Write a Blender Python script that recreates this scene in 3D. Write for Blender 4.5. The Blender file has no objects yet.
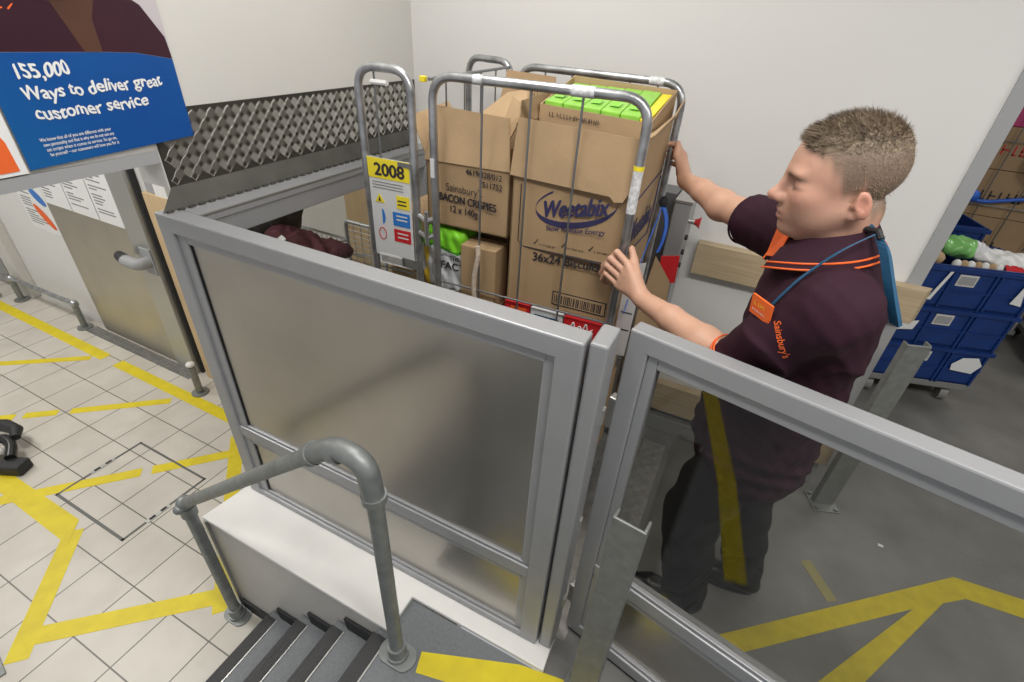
import bpy, math, random
import numpy as np
from mathutils import Vector, Matrix
random.seed(7); rng = np.random.default_rng(7)
sc = bpy.context.scene
COL = sc.collection
V = Vector
ORG = {}

# ------------------------------------------------------------------ materials
def mat(name, col, rough=.6, metal=0., noise=0., scale=8., bump=0., bscale=None, col2=None, stretch=None, spec=None, sheen=0.):
    m = bpy.data.materials.new(name); m.use_nodes = True
    nt = m.node_tree; b = nt.nodes['Principled BSDF']
    b.inputs['Base Color'].default_value = (*col, 1); b.inputs['Roughness'].default_value = rough
    b.inputs['Metallic'].default_value = metal
    if spec is not None: b.inputs['Specular IOR Level'].default_value = spec
    if sheen: b.inputs['Sheen Weight'].default_value = sheen
    tc = nt.nodes.new('ShaderNodeTexCoord'); mp = nt.nodes.new('ShaderNodeMapping')
    if stretch: mp.inputs['Scale'].default_value = stretch
    nt.links.new(tc.outputs['Object'], mp.inputs['Vector'])
    if noise or col2:
        n = nt.nodes.new('ShaderNodeTexNoise'); n.inputs['Scale'].default_value = scale; n.inputs['Detail'].default_value = 6
        nt.links.new(mp.outputs[0], n.inputs['Vector'])
        r = nt.nodes.new('ShaderNodeValToRGB')
        c2 = col2 or tuple(min(1, c*(1+noise)) for c in col)
        c1 = col if col2 else tuple(c*(1-noise) for c in col)
        r.color_ramp.elements[0].position = .3; r.color_ramp.elements[1].position = .7
        r.color_ramp.elements[0].color = (*c1, 1); r.color_ramp.elements[1].color = (*c2, 1)
        nt.links.new(n.outputs['Fac'], r.inputs['Fac']); nt.links.new(r.outputs['Color'], b.inputs['Base Color'])
    if bump:
        n2 = nt.nodes.new('ShaderNodeTexNoise'); n2.inputs['Scale'].default_value = bscale or scale*4; n2.inputs['Detail'].default_value = 4
        nt.links.new(mp.outputs[0], n2.inputs['Vector'])
        bp = nt.nodes.new('ShaderNodeBump'); bp.inputs['Strength'].default_value = bump; bp.inputs['Distance'].default_value = .01
        nt.links.new(n2.outputs['Fac'], bp.inputs['Height']); nt.links.new(bp.outputs['Normal'], b.inputs['Normal'])
    return m

def mat_tiles():
    m = mat('floor tiles', (.6, .56, .5), .35)
    nt = m.node_tree; b = nt.nodes['Principled BSDF']
    tc = nt.nodes.new('ShaderNodeTexCoord'); mp = nt.nodes.new('ShaderNodeMapping')
    mp.inputs['Location'].default_value = (1.70+.285*20, -.465+.28*20, 0)
    nt.links.new(tc.outputs['Object'], mp.inputs['Vector'])
    br = nt.nodes.new('ShaderNodeTexBrick'); br.offset = 0; br.inputs['Scale'].default_value = 1
    br.inputs['Brick Width'].default_value = .285; br.inputs['Row Height'].default_value = .28
    br.inputs['Mortar Size'].default_value = .0034; br.inputs['Mortar Smooth'].default_value = .1; br.inputs['Bias'].default_value = -.3
    br.inputs['Color1'].default_value = (.60, .565, .50, 1); br.inputs['Color2'].default_value = (.55, .515, .455, 1)
    br.inputs['Mortar'].default_value = (.13, .12, .10, 1)
    nt.links.new(mp.outputs[0], br.inputs['Vector'])
    n = nt.nodes.new('ShaderNodeTexNoise'); n.inputs['Scale'].default_value = 5; n.inputs['Detail'].default_value = 8
    nt.links.new(tc.outputs['Object'], n.inputs['Vector'])
    mx = nt.nodes.new('ShaderNodeMixRGB'); mx.blend_type = 'MULTIPLY'; mx.inputs['Fac'].default_value = .35
    r = nt.nodes.new('ShaderNodeValToRGB'); r.color_ramp.elements[0].position = .35; r.color_ramp.elements[1].position = .6
    r.color_ramp.elements[0].color = (.72, .7, .66, 1)
    nt.links.new(n.outputs['Fac'], r.inputs['Fac'])
    nt.links.new(br.outputs['Color'], mx.inputs['Color1']); nt.links.new(r.outputs['Color'], mx.inputs['Color2'])
    nt.links.new(mx.outputs['Color'], b.inputs['Base Color'])
    return m

def mat_glass():
    m = bpy.data.materials.new('clear pane'); m.use_nodes = True
    nt = m.node_tree; nt.nodes.remove(nt.nodes['Principled BSDF']); out = nt.nodes['Material Output']
    tr = nt.nodes.new('ShaderNodeBsdfTransparent'); tr.inputs['Color'].default_value = (.84, .84, .82, 1)
    gl = nt.nodes.new('ShaderNodeBsdfGlossy'); gl.inputs['Roughness'].default_value = .01; gl.inputs['Color'].default_value = (.9, .9, .9, 1)
    ge = nt.nodes.new('ShaderNodeNewGeometry'); dt = nt.nodes.new('ShaderNodeVectorMath'); dt.operation = 'DOT_PRODUCT'
    nt.links.new(ge.outputs['Normal'], dt.inputs[0]); nt.links.new(ge.outputs['Incoming'], dt.inputs[1])
    def mth(op, a, b=None):
        n = nt.nodes.new('ShaderNodeMath'); n.operation = op
        for k, v in enumerate((a, b)):
            if v is None: continue
            if isinstance(v, (int, float)): n.inputs[k].default_value = v
            else: nt.links.new(v, n.inputs[k])
        return n.outputs[0]
    c = mth('ABSOLUTE', dt.outputs['Value']); p = mth('POWER', mth('SUBTRACT', 1., c), 5.); fac = mth('ADD', mth('MULTIPLY', p, .9), .045)
    mx = nt.nodes.new('ShaderNodeMixShader')
    nt.links.new(fac, mx.inputs[0]); nt.links.new(tr.outputs[0], mx.inputs[1]); nt.links.new(gl.outputs[0], mx.inputs[2])
    nt.links.new(mx.outputs[0], out.inputs['Surface'])
    return m

def mat_attr(name, rough, attr='Col', bump=.1, bscale=300, sss=0.):
    m = mat(name, (.5, .3, .2), rough, bump=bump, bscale=bscale)
    nt = m.node_tree; b = nt.nodes['Principled BSDF']
    a = nt.nodes.new('ShaderNodeVertexColor'); a.layer_name = attr
    nt.links.new(a.outputs['Color'], b.inputs['Base Color'])
    if sss:
        b.inputs['Subsurface Weight'].default_value = sss; b.inputs['Subsurface Radius'].default_value = (.012, .005, .003)
        b.inputs['Subsurface Scale'].default_value = 1
    return m

M = dict(
 wall=mat('wall paint', (.70, .69, .67), .55, noise=.02, scale=2, bump=.03, bscale=40),
 wallwarm=mat('wall paint warm', (.60, .585, .55), .6, noise=.03, scale=2, bump=.03, bscale=40),
 ceil=mat('ceiling', (.75, .74, .72), .9),
 tiles=mat_tiles(),
 conc=mat('painted concrete', (.165, .162, .152), .45, noise=.22, scale=4, bump=.15, bscale=60),
 land=mat('grey vinyl', (.155, .165, .175), .5, noise=.12, scale=90, bump=.1, bscale=200),
 steel=mat('brushed steel', (.43, .41, .375), .30, 1., noise=.07, scale=3, bump=.02, bscale=220),
 steeld=mat('door steel', (.55, .52, .45), .38, 1., noise=.06, scale=4, bump=.05, bscale=60),
 alu=mat('anodised frame', (.335, .34, .35), .42, .35, noise=.03, scale=10),
 alud=mat('dark anodised', (.16, .165, .17), .45, .5),
 galv=mat('galvanised', (.25, .26, .25), .5, .6, noise=.12, scale=30, bump=.05, bscale=80),
 pipe=mat('galvanised pipe', (.25, .265, .26), .5, .6, noise=.15, scale=25, bump=.05, bscale=80),
 galvw=mat('worn galvanised tube', (.42, .43, .44), .35, .85, noise=.35, scale=18, bump=.05, bscale=80),
 wire=mat('wire', (.25, .26, .27), .4, .8),
 wirew=mat('zinc wire', (.5, .52, .52), .4, .6),
 lip=mat('plain dark plate', (.075, .072, .062), .6, .3, noise=.2, scale=9),
 tread=mat('tread plate', (.065, .060, .05), .5, .6, noise=.15, scale=5),
 treadl=mat('tread bars', (.60, .59, .54), .42, .85),
 faded=mat('faded tape', (.27, .24, .10), .5),
 worn=mat('worn label', (.62, .63, .64), .5, noise=.3, scale=90),
 treadf=mat('floor tread plate', (.36, .35, .33), .4, .6, noise=.2, scale=20),
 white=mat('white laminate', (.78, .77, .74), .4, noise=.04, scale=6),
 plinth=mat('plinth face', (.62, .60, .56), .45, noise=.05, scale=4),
 black=mat('black rubber', (.02, .02, .022), .6, noise=.2, scale=60),
 blackm=mat('black gloss', (.012, .012, .012), .3),
 nos=mat('ribbed nosing', (.035, .035, .037), .5, bump=.6, bscale=4, stretch=(90, 1, 1)),
 strip=mat('alloy strip', (.5, .5, .48), .35, .8),
 yellow=mat('yellow floor tape', (.74, .60, .012), .5, noise=.10, scale=14, col2=(.64, .51, .012)),
 yellowd=mat('worn yellow tape', (.52, .42, .015), .55, noise=.12, scale=20),
 timber=mat('raw timber', (.42, .33, .21), .6, noise=.12, scale=6, stretch=(1, 8, 20)),
 timberp=mat('pale timber', (.58, .42, .24), .6, noise=.08, scale=6, stretch=(8, 8, 1)),
 edge=mat('dark metal edge', (.13, .13, .12), .5, .3), grey=mat('grey trim', (.33, .335, .34), .5), greyd=mat('grey paint', (.22, .22, .21), .5),
 card=mat('cardboard', (.37, .25, .135), .8, noise=.07, scale=6, bump=.06, bscale=90),
 cardl=mat('cardboard inside', (.43, .295, .165), .8, noise=.07, scale=8, bump=.1, bscale=60),
 cardd=mat('cardboard brown', (.26, .175, .10), .8, noise=.08, scale=6),
 ink=mat('print ink', (.03, .025, .03), .6), navy=mat('navy ink', (.03, .028, .09), .6),
 blue=mat('poster blue', (.004, .05, .27), .3, col2=(.004, .11, .32), scale=1.2),
 bluec=mat('crate blue', (.006, .035, .17), .4, noise=.15, scale=9),
 strapb=mat('strap blue', (.02, .13, .62), .5), red=mat('red', (.55, .02, .025), .35), redk=mat('knob red', (.6, .03, .03), .3),
 orange=mat('orange', (.8, .13, .02), .6), paper=mat('paper', (.78, .78, .77), .5), signw=mat('sign paper', (.62, .63, .63), .4),
 yel=mat('sign yellow', (.83, .68, .03), .4), sblue=mat('sign blue', (.03, .18, .55), .4), green=mat('bag green', (.22, .6, .03), .25, noise=.15, scale=20),
 lime=mat('carton green', (.27, .58, .07), .35, noise=.12, scale=25), bagw=mat('bag white', (.62, .64, .66), .3, noise=.05, scale=12),
 maroonp=mat('poster maroon', (.045, .012, .022), .3, col2=(.03, .01, .02), scale=6), skinp=mat('poster brown', (.10, .045, .03), .3, col2=(.055, .025, .018), scale=5),
 greyp=mat('poster backdrop', (.5, .46, .48), .3), dark=mat('poster black', (.012, .01, .014), .3),  # near-black print colour for the poster collar
 shirt=mat('shirt cloth', (.027, .0065, .015), .8, noise=.10, scale=12, bump=.12, bscale=500, spec=.25),
 trous=mat('trouser cloth', (.007, .007, .008), .85, noise=.15, scale=20, bump=.1, bscale=400),
 shoe=mat('shoe leather', (.012, .012, .013), .35), lany=mat('lanyard blue', (.010, .075, .155), .6, noise=.1, scale=60),
 coat=mat('dark coat', (.025, .028, .034), .8, noise=.2, scale=20), garment=mat('maroon cloth', (.09, .015, .03), .8, noise=.25, scale=20),
 glass=mat_glass(), hair=mat('hair strands', (.12, .085, .056), .6, col2=(.27, .205, .135), scale=60),
 pink=mat('pink carton', (.5, .04, .17), .4), rope=mat('rope', (.5, .42, .33), .8, noise=.2, scale=80),
)

# ------------------------------------------------------------------ mesh helpers
class MB:
    def __init__(s): s.v = []; s.f = []
    def add(s, vs, fs):
        n = len(s.v); s.v += [tuple(v) for v in vs]; s.f += [tuple(i+n for i in f) for f in fs]; return s
    def box(s, lo, hi, R=None, c=None):
        x0, y0, z0 = lo; x1, y1, z1 = hi
        vs = [V(p) for p in [(x0,y0,z0),(x1,y0,z0),(x1,y1,z0),(x0,y1,z0),(x0,y0,z1),(x1,y0,z1),(x1,y1,z1),(x0,y1,z1)]]
        if R is not None: c = V(c); vs = [R@(v-c)+c for v in vs]
        return s.add(vs, [(0,3,2,1),(4,5,6,7),(0,1,5,4),(1,2,6,5),(2,3,7,6),(3,0,4,7)])
    def hexa(s, bot, top):
        return s.add(list(bot)+list(top), [(0,3,2,1),(4,5,6,7),(0,1,5,4),(1,2,6,5),(2,3,7,6),(3,0,4,7)])
    def slab(s, q, t, both=False):
        q = [V(p) for p in q]; n = V((0, 0, 0))
        for i in range(len(q)): n += (q[i]-q[0]).cross(q[(i+1) % len(q)]-q[0])
        n.normalize(); k = len(q)
        off = n*t
        vs = q+[p+off for p in q]
        fs = [tuple(range(k))[::-1], tuple(range(k, 2*k))]+[(i, (i+1) % k, (i+1) % k+k, i+k) for i in range(k)]
        return s.add(vs, fs)
    def prism(s, poly, z0, z1):
        return s.slab([(x, y, z0) for x, y in poly], z1-z0) if area(poly) > 0 else s.slab([(x, y, z0) for x, y in poly[::-1]], z1-z0)
    def tube(s, pts, r, n=10, cap=True, rads=None):
        pts = [V(p) for p in pts]; k = len(pts); vs = []; fs = []
        t0 = (pts[1]-pts[0]).normalized(); up = V((0, 0, 1)) if abs(t0.z) < .9 else V((1, 0, 0))
        a = t0.cross(up).normalized()
        for i, p in enumerate(pts):
            if i == 0: t = t0
            elif i == k-1: t = (pts[i]-pts[i-1]).normalized()
            else: t = ((pts[i]-pts[i-1]).normalized()+(pts[i+1]-pts[i]).normalized()).normalized()
            a = (a-t*a.dot(t)).normalized(); b = t.cross(a); rr = rads[i] if rads else r
            for j in range(n):
                an = 2*math.pi*j/n; vs.append(p+(a*math.cos(an)+b*math.sin(an))*rr)
        for i in range(k-1):
            for j in range(n):
                fs.append((i*n+j, i*n+(j+1) % n, (i+1)*n+(j+1) % n, (i+1)*n+j))
        if cap: fs += [tuple(range(n))[::-1], tuple(range((k-1)*n, k*n))]
        return s.add(vs, fs)
    def cyl(s, p, q, r, n=16, r2=None): return s.tube([p, q], r, n, rads=[r, r2 if r2 is not None else r])
    def ball(s, c, r, n=12, sc=(1, 1, 1)):
        c = V(c); vs = []; fs = []; m = n//2+1
        for i in range(m+1):
            th = math.pi*i/m
            for j in range(n):
                ph = 2*math.pi*j/n
                vs.append(c+V((math.sin(th)*math.cos(ph)*sc[0], math.sin(th)*math.sin(ph)*sc[1], math.cos(th)*sc[2]))*r)
        for i in range(m):
            for j in range(n): fs.append((i*n+j, (i+1)*n+j, (i+1)*n+(j+1) % n, i*n+(j+1) % n))
        return s.add(vs, fs)
    def build(s, name, m, parent=None, bev=0, smooth=False, loc=None):
        me = bpy.data.meshes.new(name); o3 = V(ORG.get(parent.name, (0, 0, 0))) if parent else (V(loc) if loc else V((0, 0, 0)))
        me.from_pydata([V(v)-o3 for v in s.v], [], s.f); me.materials.append(m if not isinstance(m, str) else M[m]); me.update()
        o = bpy.data.objects.new(name, me); COL.objects.link(o)
        if parent: o.parent = parent
        else: o.location = o3
        ORG[o.name] = o3
        if smooth:
            me.polygons.foreach_set('use_smooth', [True]*len(me.polygons))
            try: me.set_sharp_from_angle(angle=math.radians(40))
            except Exception: pass
        if bev:
            b = o.modifiers.new('bevel', 'BEVEL'); b.width = bev; b.segments = 2; b.limit_method = 'ANGLE'; b.angle_limit = math.radians(40)
        return o
def area(p): return sum(p[i][0]*p[(i+1) % len(p)][1]-p[(i+1) % len(p)][0]*p[i][1] for i in range(len(p)))
def tag(o, label, cat, group=None, kind=None):
    if label: o['label'] = label
    if cat: o['category'] = cat
    if group: o['group'] = group
    if kind: o['kind'] = kind
    return o
def thing(name, loc, label, cat, group=None):
    o = bpy.data.objects.new(name, None); o.empty_display_size = .1; COL.objects.link(o); o.location = loc; ORG[o.name] = V(loc)
    return tag(o, label, cat, group)
def struct(name, mb, m, **k):
    o = mb.build(name, m, **k); o['kind'] = 'structure'; return o
def fillet(pts, r, n=6):
    pts = [V(p) for p in pts]; out = [pts[0]]
    for i in range(1, len(pts)-1):
        a = (pts[i-1]-pts[i]); b = (pts[i+1]-pts[i]); rr = min(r, a.length*.49, b.length*.49)
        p0 = pts[i]+a.normalized()*rr; p1 = pts[i]+b.normalized()*rr
        for k in range(n+1):
            t = k/n; out.append(p0*(1-t)**2+pts[i]*2*t*(1-t)+p1*t*t)
    out.append(pts[-1]); return out
def text(body, size, org, xd, yd, m, name, parent, bold=0., shear=0., ext=.0004, width=None, squash=1., font_space=1.):
    cu = bpy.data.curves.new('t', 'FONT'); cu.body = body; cu.size = size; cu.shear = shear; cu.space_character = font_space
    o = bpy.data.objects.new('t', cu); COL.objects.link(o)
    bpy.context.view_layer.update()
    me = bpy.data.meshes.new_from_object(o.evaluated_get(bpy.context.evaluated_depsgraph_get()))
    bpy.data.objects.remove(o); bpy.data.curves.remove(cu)
    xd = V(xd).normalized(); yd = V(yd).normalized(); n = xd.cross(yd).normalized()
    k = 1.
    if width:
        xs = [v.co.x for v in me.vertices]; k = width/max(1e-6, (max(xs)-min(xs)))
    mb = MB()
    for q_, (ox, oy) in enumerate([(0, 0)] if bold <= 0 else [(-bold, 0), (bold, 0), (0, bold*.7), (0, -bold*.7)]):
        mb.add([V(org)+xd*(v.co.x*k+ox)+yd*(v.co.y*squash+oy)+n*(ext+q_*.00008) for v in me.vertices], [tuple(p.vertices) for p in me.polygons])
    bpy.data.meshes.remove(me)
    return mb.build(name, m, parent)
def marks_(org, xd, yd, w, h, par, seed=0, m='ink'):      # a line of blurred, unreadable print
    r_ = random.Random(seed); mb = MB(); x = 0; xd = V(xd).normalized(); yd = V(yd).normalized(); n = xd.cross(yd).normalized()*.0004
    while x < w:
        c = r_.uniform(.35, .8)*h; k = r_.choice((0, 1, 2)); o = V(org)+xd*x+n
        mb.add([o, o+xd*h*.16, o+xd*h*.16+yd*h, o+yd*h], [(0, 1, 2, 3)])
        if k: mb.add([o+yd*h*.42, o+xd*c+yd*h*.42, o+xd*c+yd*h*.58, o+yd*h*.58], [(0, 1, 2, 3)])
        if k != 1: mb.add([o, o+xd*c, o+xd*c+yd*h*.16, o+yd*h*.16], [(0, 1, 2, 3)])
        if k == 2: mb.add([o+xd*(c-h*.16), o+xd*c, o+xd*c+yd*h, o+xd*(c-h*.16)+yd*h], [(0, 1, 2, 3)])
        x += c+h*.25+(h*.4 if r_.random() < .15 else 0)
    return mb.build('printed_line', m, par)
def tape_quad(mb, a, b, w, z, t=.0012):
    a = V(a); b = V(b); d = (b-a).normalized(); n = V((-d.y, d.x))*w/2
    p = [a-n, b-n, b+n, a+n]; mb.prism([(q.x, q.y) for q in p], z, z+t)

# ------------------------------------------------------------------ implicit surfaces (smooth bodies, cloth)
class Field:
    def __init__(s, lo, hi, h):
        s.lo = np.array(lo, float); s.h = h
        s.n = np.ceil((np.array(hi)-s.lo)/h).astype(int)+1
        s.F = np.full(s.n, .05, np.float32)
    def reg(s, lo, hi):
        a = np.maximum(np.floor((np.array(lo)-s.lo)/s.h).astype(int), 0); b = np.minimum(np.ceil((np.array(hi)-s.lo)/s.h).astype(int)+1, s.n)
        sl = tuple(slice(int(a[i]), int(max(b[i], a[i]))) for i in range(3))
        g = [s.lo[i]+s.h*np.arange(sl[i].start, sl[i].stop) for i in range(3)]
        return sl, np.meshgrid(*g, indexing='ij')
    def mix(s, sl, d, k, op):
        F = s.F[sl].astype(np.float64)
        if op == 'u':
            if k > 0:
                h = np.maximum(k-np.abs(F-d), 0)/k; R = np.minimum(F, d)-h*h*k*.25
            else: R = np.minimum(F, d)
        else:
            d = -d
            if k > 0:
                h = np.maximum(k-np.abs(F-d), 0)/k; R = np.maximum(F, d)+h*h*k*.25
            else: R = np.maximum(F, d)
        s.F[sl] = R
    def cone(s, a, b, ra, rb=None, k=.02, op='u', flat=None):
        a = np.array(a, float); b = np.array(b, float); rb = ra if rb is None else rb
        m = max(ra, rb)+k+.02
        sl, (X, Y, Z) = s.reg(np.minimum(a, b)-m, np.maximum(a, b)+m)
        if X.size == 0: return
        d = b-a; L = max(d.dot(d), 1e-9)
        t = np.clip(((X-a[0])*d[0]+(Y-a[1])*d[1]+(Z-a[2])*d[2])/L, 0, 1)
        D = np.sqrt((X-a[0]-t*d[0])**2+(Y-a[1]-t*d[1])**2+(Z-a[2]-t*d[2])**2)-(ra+(rb-ra)*t)
        s.mix(sl, D, k, op)
    def chain(s, pts, rs, k=.01):
        for i in range(len(pts)-1): s.cone(pts[i], pts[i+1], rs[i], rs[i+1], k)
    def ell(s, c, r, A=None, k=.02, op='u'):
        c = np.array(c, float); r = np.array(r, float)*(HS if A is not None and A is HA else 1.); m = max(r)+k+.02
        sl, (X, Y, Z) = s.reg(c-m, c+m)
        if X.size == 0: return
        P = np.stack([X-c[0], Y-c[1], Z-c[2]], -1)
        if A is not None: P = P@np.array(A).T   # rows of A = local axes
        k0 = np.sqrt(((P/r)**2).sum(-1)); k1 = np.sqrt(((P/(r*r))**2).sum(-1))
        D = np.where(k1 > 1e-9, k0*(k0-1)/np.maximum(k1, 1e-9), -min(r))
        s.mix(sl, D, k, op)
    def cut(s, c, n, R):     # remove the half-space beyond c along n, within a ball R
        c = np.array(c, float); n = np.array(n, float); n /= np.linalg.norm(n)
        sl, (X, Y, Z) = s.reg(c-R, c+R)
        if X.size == 0: return
        D = (X-c[0])*n[0]+(Y-c[1])*n[1]+(Z-c[2])*n[2]
        inside = ((X-c[0])**2+(Y-c[1])**2+(Z-c[2])**2) < R*R
        s.F[sl] = np.where(inside, np.maximum(s.F[sl], D), s.F[sl])
    def disp(s, fn, lo=None, hi=None):
        sl, (X, Y, Z) = s.reg(s.lo if lo is None else lo, s.lo+s.h*s.n if hi is None else hi)
        s.F[sl] += fn(X, Y, Z).astype(np.float32)
    def mesh(s):
        F = s.F; neg = F < 0
        nx, ny, nz = F.shape
        cs = [(i, j, k) for i in (0, 1) for j in (0, 1) for k in (0, 1)]
        sub = lambda i, j, k: (slice(i, nx-1+i), slice(j, ny-1+j), slice(k, nz-1+k))
        cnt = sum(neg[sub(*c)].astype(np.int8) for c in cs)
        act = (cnt > 0) & (cnt < 8); idx = np.full(act.shape, -1, np.int64); I = np.argwhere(act); idx[act] = np.arange(len(I))
        acc = np.zeros((len(I), 3)); num = np.zeros(len(I))
        for c in cs:
            for ax in range(3):
                if c[ax]: continue
                c2 = list(c); c2[ax] = 1
                f0 = F[I[:, 0]+c[0], I[:, 1]+c[1], I[:, 2]+c[2]].astype(float); f1 = F[I[:, 0]+c2[0], I[:, 1]+c2[1], I[:, 2]+c2[2]].astype(float)
                m = (f0 < 0) != (f1 < 0); t = np.where(m, f0/np.where(m, f0-f1, 1), 0)
                p = np.tile(np.array(c, float), (len(I), 1)); p[:, ax] = t
                acc += p*m[:, None]; num += m
        Vt = s.lo+s.h*(I+acc/num[:, None])
        quads = []
        for ax in range(3):
            a, b = [(1, 2), (2, 0), (0, 1)][ax]
            sl0 = [slice(1, None)]*3; sl1 = [slice(1, None)]*3
            sl0[ax] = slice(0, F.shape[ax]-1); sl1[ax] = slice(1, F.shape[ax])
            n0 = neg[tuple(sl0)]; n1 = neg[tuple(sl1)]; E = np.argwhere(n0 != n1); 
            if len(E) == 0: continue
            pos = E.copy(); 
            for q in range(3):
                if q != ax: pos[:, q] += 1
            ok = np.ones(len(pos), bool)
            for q in range(3):
                ok &= pos[:, q] < act.shape[q]
            sgn = n0[E[:, 0], E[:, 1], E[:, 2]][ok]; pos = pos[ok]
            def at(da, db):
                p = pos.copy(); p[:, a] -= da; p[:, b] -= db; return idx[p[:, 0], p[:, 1], p[:, 2]]
            q = np.stack([at(1, 1), at(0, 1), at(0, 0), at(1, 0)], 1)
            q[~sgn] = q[~sgn][:, ::-1]; quads.append(q)
        Q = np.concatenate(quads); Q = Q[(Q >= 0).all(1)]
        return Vt, Q
    def build(s, name, m, parent=None, colfn=None, smooth_it=0):
        Vt, Q = s.mesh(); o3 = np.array(ORG.get(parent.name, (0, 0, 0))) if parent else np.zeros(3)
        me = bpy.data.meshes.new(name); me.from_pydata((Vt-o3).tolist(), [], Q.tolist()); me.materials.append(M[m] if isinstance(m, str) else m)
        me.polygons.foreach_set('use_smooth', [True]*len(me.polygons)); me.update()
        if colfn is not None:
            c = colfn(Vt); at = me.color_attributes.new('Col', 'FLOAT_COLOR', 'POINT')
            at.data.foreach_set('color', np.concatenate([c, np.ones((len(c), 1))], 1).astype(np.float32).ravel())
        o = bpy.data.objects.new(name, me); COL.objects.link(o)
        if parent: o.parent = parent
        ORG[o.name] = V(o3.tolist())
        if smooth_it:
            sm = o.modifiers.new('sm', 'SMOOTH'); sm.iterations = smooth_it; sm.factor = .5
        return o, Vt, Q

# ================================================================== SETTING
ZT = -.68
struct('floor', MB().box((-9.5, -2.2, ZT-.1), (-.7, 1.84, ZT)), 'tiles')
mb = MB(); mb.box((-9.5, 1.84, ZT-.1), (-1.3, 2.25, ZT)); struct('floor.001', mb, 'tiles')
mb = MB()
mb.prism([(-.762, -2.2), (5.5, -2.2), (5.5, .8), (-.17, .8), (-.715, .8), (-.715, .66), (-.762, .66)], ZT, 0)
struct('floor.002', mb, 'land')
mb = MB(); mb.prism([(-.172, .8), (5.5, .8), (5.5, 9), (.3, 9), (.3, 2.25), (-.139, 2.25), (-.139, .934), (-.172, .934)], ZT, 0.0005); struct('floor.003', mb, 'conc')
struct('wall_back', MB().box((-1.65, 2.25, -.7), (.637, 2.40, 3.0)), 'wall')
struct('wall_left', MB().slab([(-1.65, -1.2, 1.468), (-1.65, .93, 1.468), (-1.65, .93, 1.38), (-1.65, 2.25, 1.38), (-1.65, 2.25, 3.0), (-1.65, -1.2, 3.0)], -.13), 'wallwarm')
struct('wall_far', MB().box((-9.5, 1.84, ZT), (-3.12, 1.97, 3.0)), 'wall')
struct('wall_recess', MB().box((-3.12, 2.25, ZT), (-1.65, 2.38, 3.0)), 'wall')
struct('wall_return', MB().box((-3.12, 1.97, ZT), (-3.0, 2.25, 3.0)), 'wall')
struct('wall_end', MB().box((-9.6, -2.2, ZT), (-9.5, 1.97, 3.0)), 'wall')
struct('wall_right', MB().box((5.5, -2.2, 0), (5.6, 9, 3.0)), 'wall')
struct('wall_rear', MB().box((-.5, 9, 0), (5.5, 9.1, 3.0)), 'wall')
struct('wall_side', MB().box((.2, 2.40, 0), (.3, 9, 3.0)), 'wall')
struct('ceiling', MB().box((-9.6, -2.2, 3.0), (5.6, 9.1, 3.1)), 'ceil')
mb = MB().box((-1.648, -1.2, 1.462), (-1.640, .925, 1.495)); struct('trim_1', mb, 'grey')
mb = MB().box((.637, 2.243, .0), (.685, 2.41, 3.0)); struct('trim_2', mb, 'grey')
mb = MB().box((-.19, 2.225, 0.0), (.637, 2.25, .10)); mb.box((-.19, 2.237, .10), (.637, 2.25, .125)); struct('baseboard_back', mb, 'greyd', bev=.006)

# far wall door
d = thing('door_1', (-4.3, 1.83, ZT), None, None); d['kind'] = 'structure'
p = MB().box((-4.86, 1.80, ZT+.01), (-3.83, 1.838, 1.30)).build('door_leaf', 'steeld', d, bev=.004)
MB().box((-3.82, 1.775, ZT), (-3.60, 1.838, 1.35)).build('jamb', 'strip', d, bev=.004)
MB().box((-3.598, 1.81, ZT), (-3.575, 1.838, 1.35)).build('dark_gap', 'black', d)  # black strip stands in for the shade of the gap beside the jamb
h = MB(); h.tube(fillet([(-3.66, 1.775, .30), (-3.66, 1.70, .30), (-3.77, 1.69, .305), (-3.80, 1.69, .31)], .03), .042, 14)
h.build('handle', 'grey', d, smooth=True)
MB().tube([(-3.79, 1.69, .31), (-3.87, 1.70, .32), (-3.91, 1.705, .30)], .036, 12, rads=[.042, .036, .02]).build('handle_tip', 'black', d, smooth=True)
MB().box((-3.73, 1.765, .20), (-3.61, 1.776, .40)).build('handle_plate', 'grey', d, bev=.012)
d2 = thing('door_2', (-7.5, 1.83, ZT), None, None); d2['kind'] = 'structure'
MB().box((-7.4, 1.80, ZT+.02), (-6.32, 1.838, 1.3)).build('door_leaf', 'alu', d2)
MB().box((-6.31, 1.79, ZT), (-6.22, 1.838, 1.35)).build('dark_gap', 'blackm', d2)  # solid black strip painting the dark gap between leaf and jamb
MB().box((-6.22, 1.77, ZT), (-5.98, 1.838, 1.35)).build('jamb', 'plinth', d2)
MB().box((-3.46, 1.81, .6), (-3.36, 1.838, 2.2)).build('trim_3', 'grey')['kind'] = 'structure'
MB().box((-3.36, 1.80, .6), (-3.24, 1.838, 2.2)).build('trim_4', 'white')['kind'] = 'structure'

# ================================================================== things on the tile floor
tag(MB().box((-3.50, 1.795, ZT), (-3.25, 1.836, .82)).build('timber_post', 'timberp', bev=.004), 'pale timber block post standing beside the steel door', 'timber post')
g = MB(); g.box((-4.98, 1.70, ZT), (-3.60, 1.79, ZT+.006))
go = g.build('floor_grille', 'galv')
b = MB()
for i in range(46):
    x = -4.96+i*.029
    b.box((x, 1.705, ZT+.006), (x+.014, 1.740, ZT+.011)); b.box((x+.008, 1.748, ZT+.006), (x+.022, 1.785, ZT+.011))
b.build('grille_bars', 'treadf', go); tag(go, 'narrow perforated metal grille strip on the floor under the steel door', 'grille')

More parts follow.
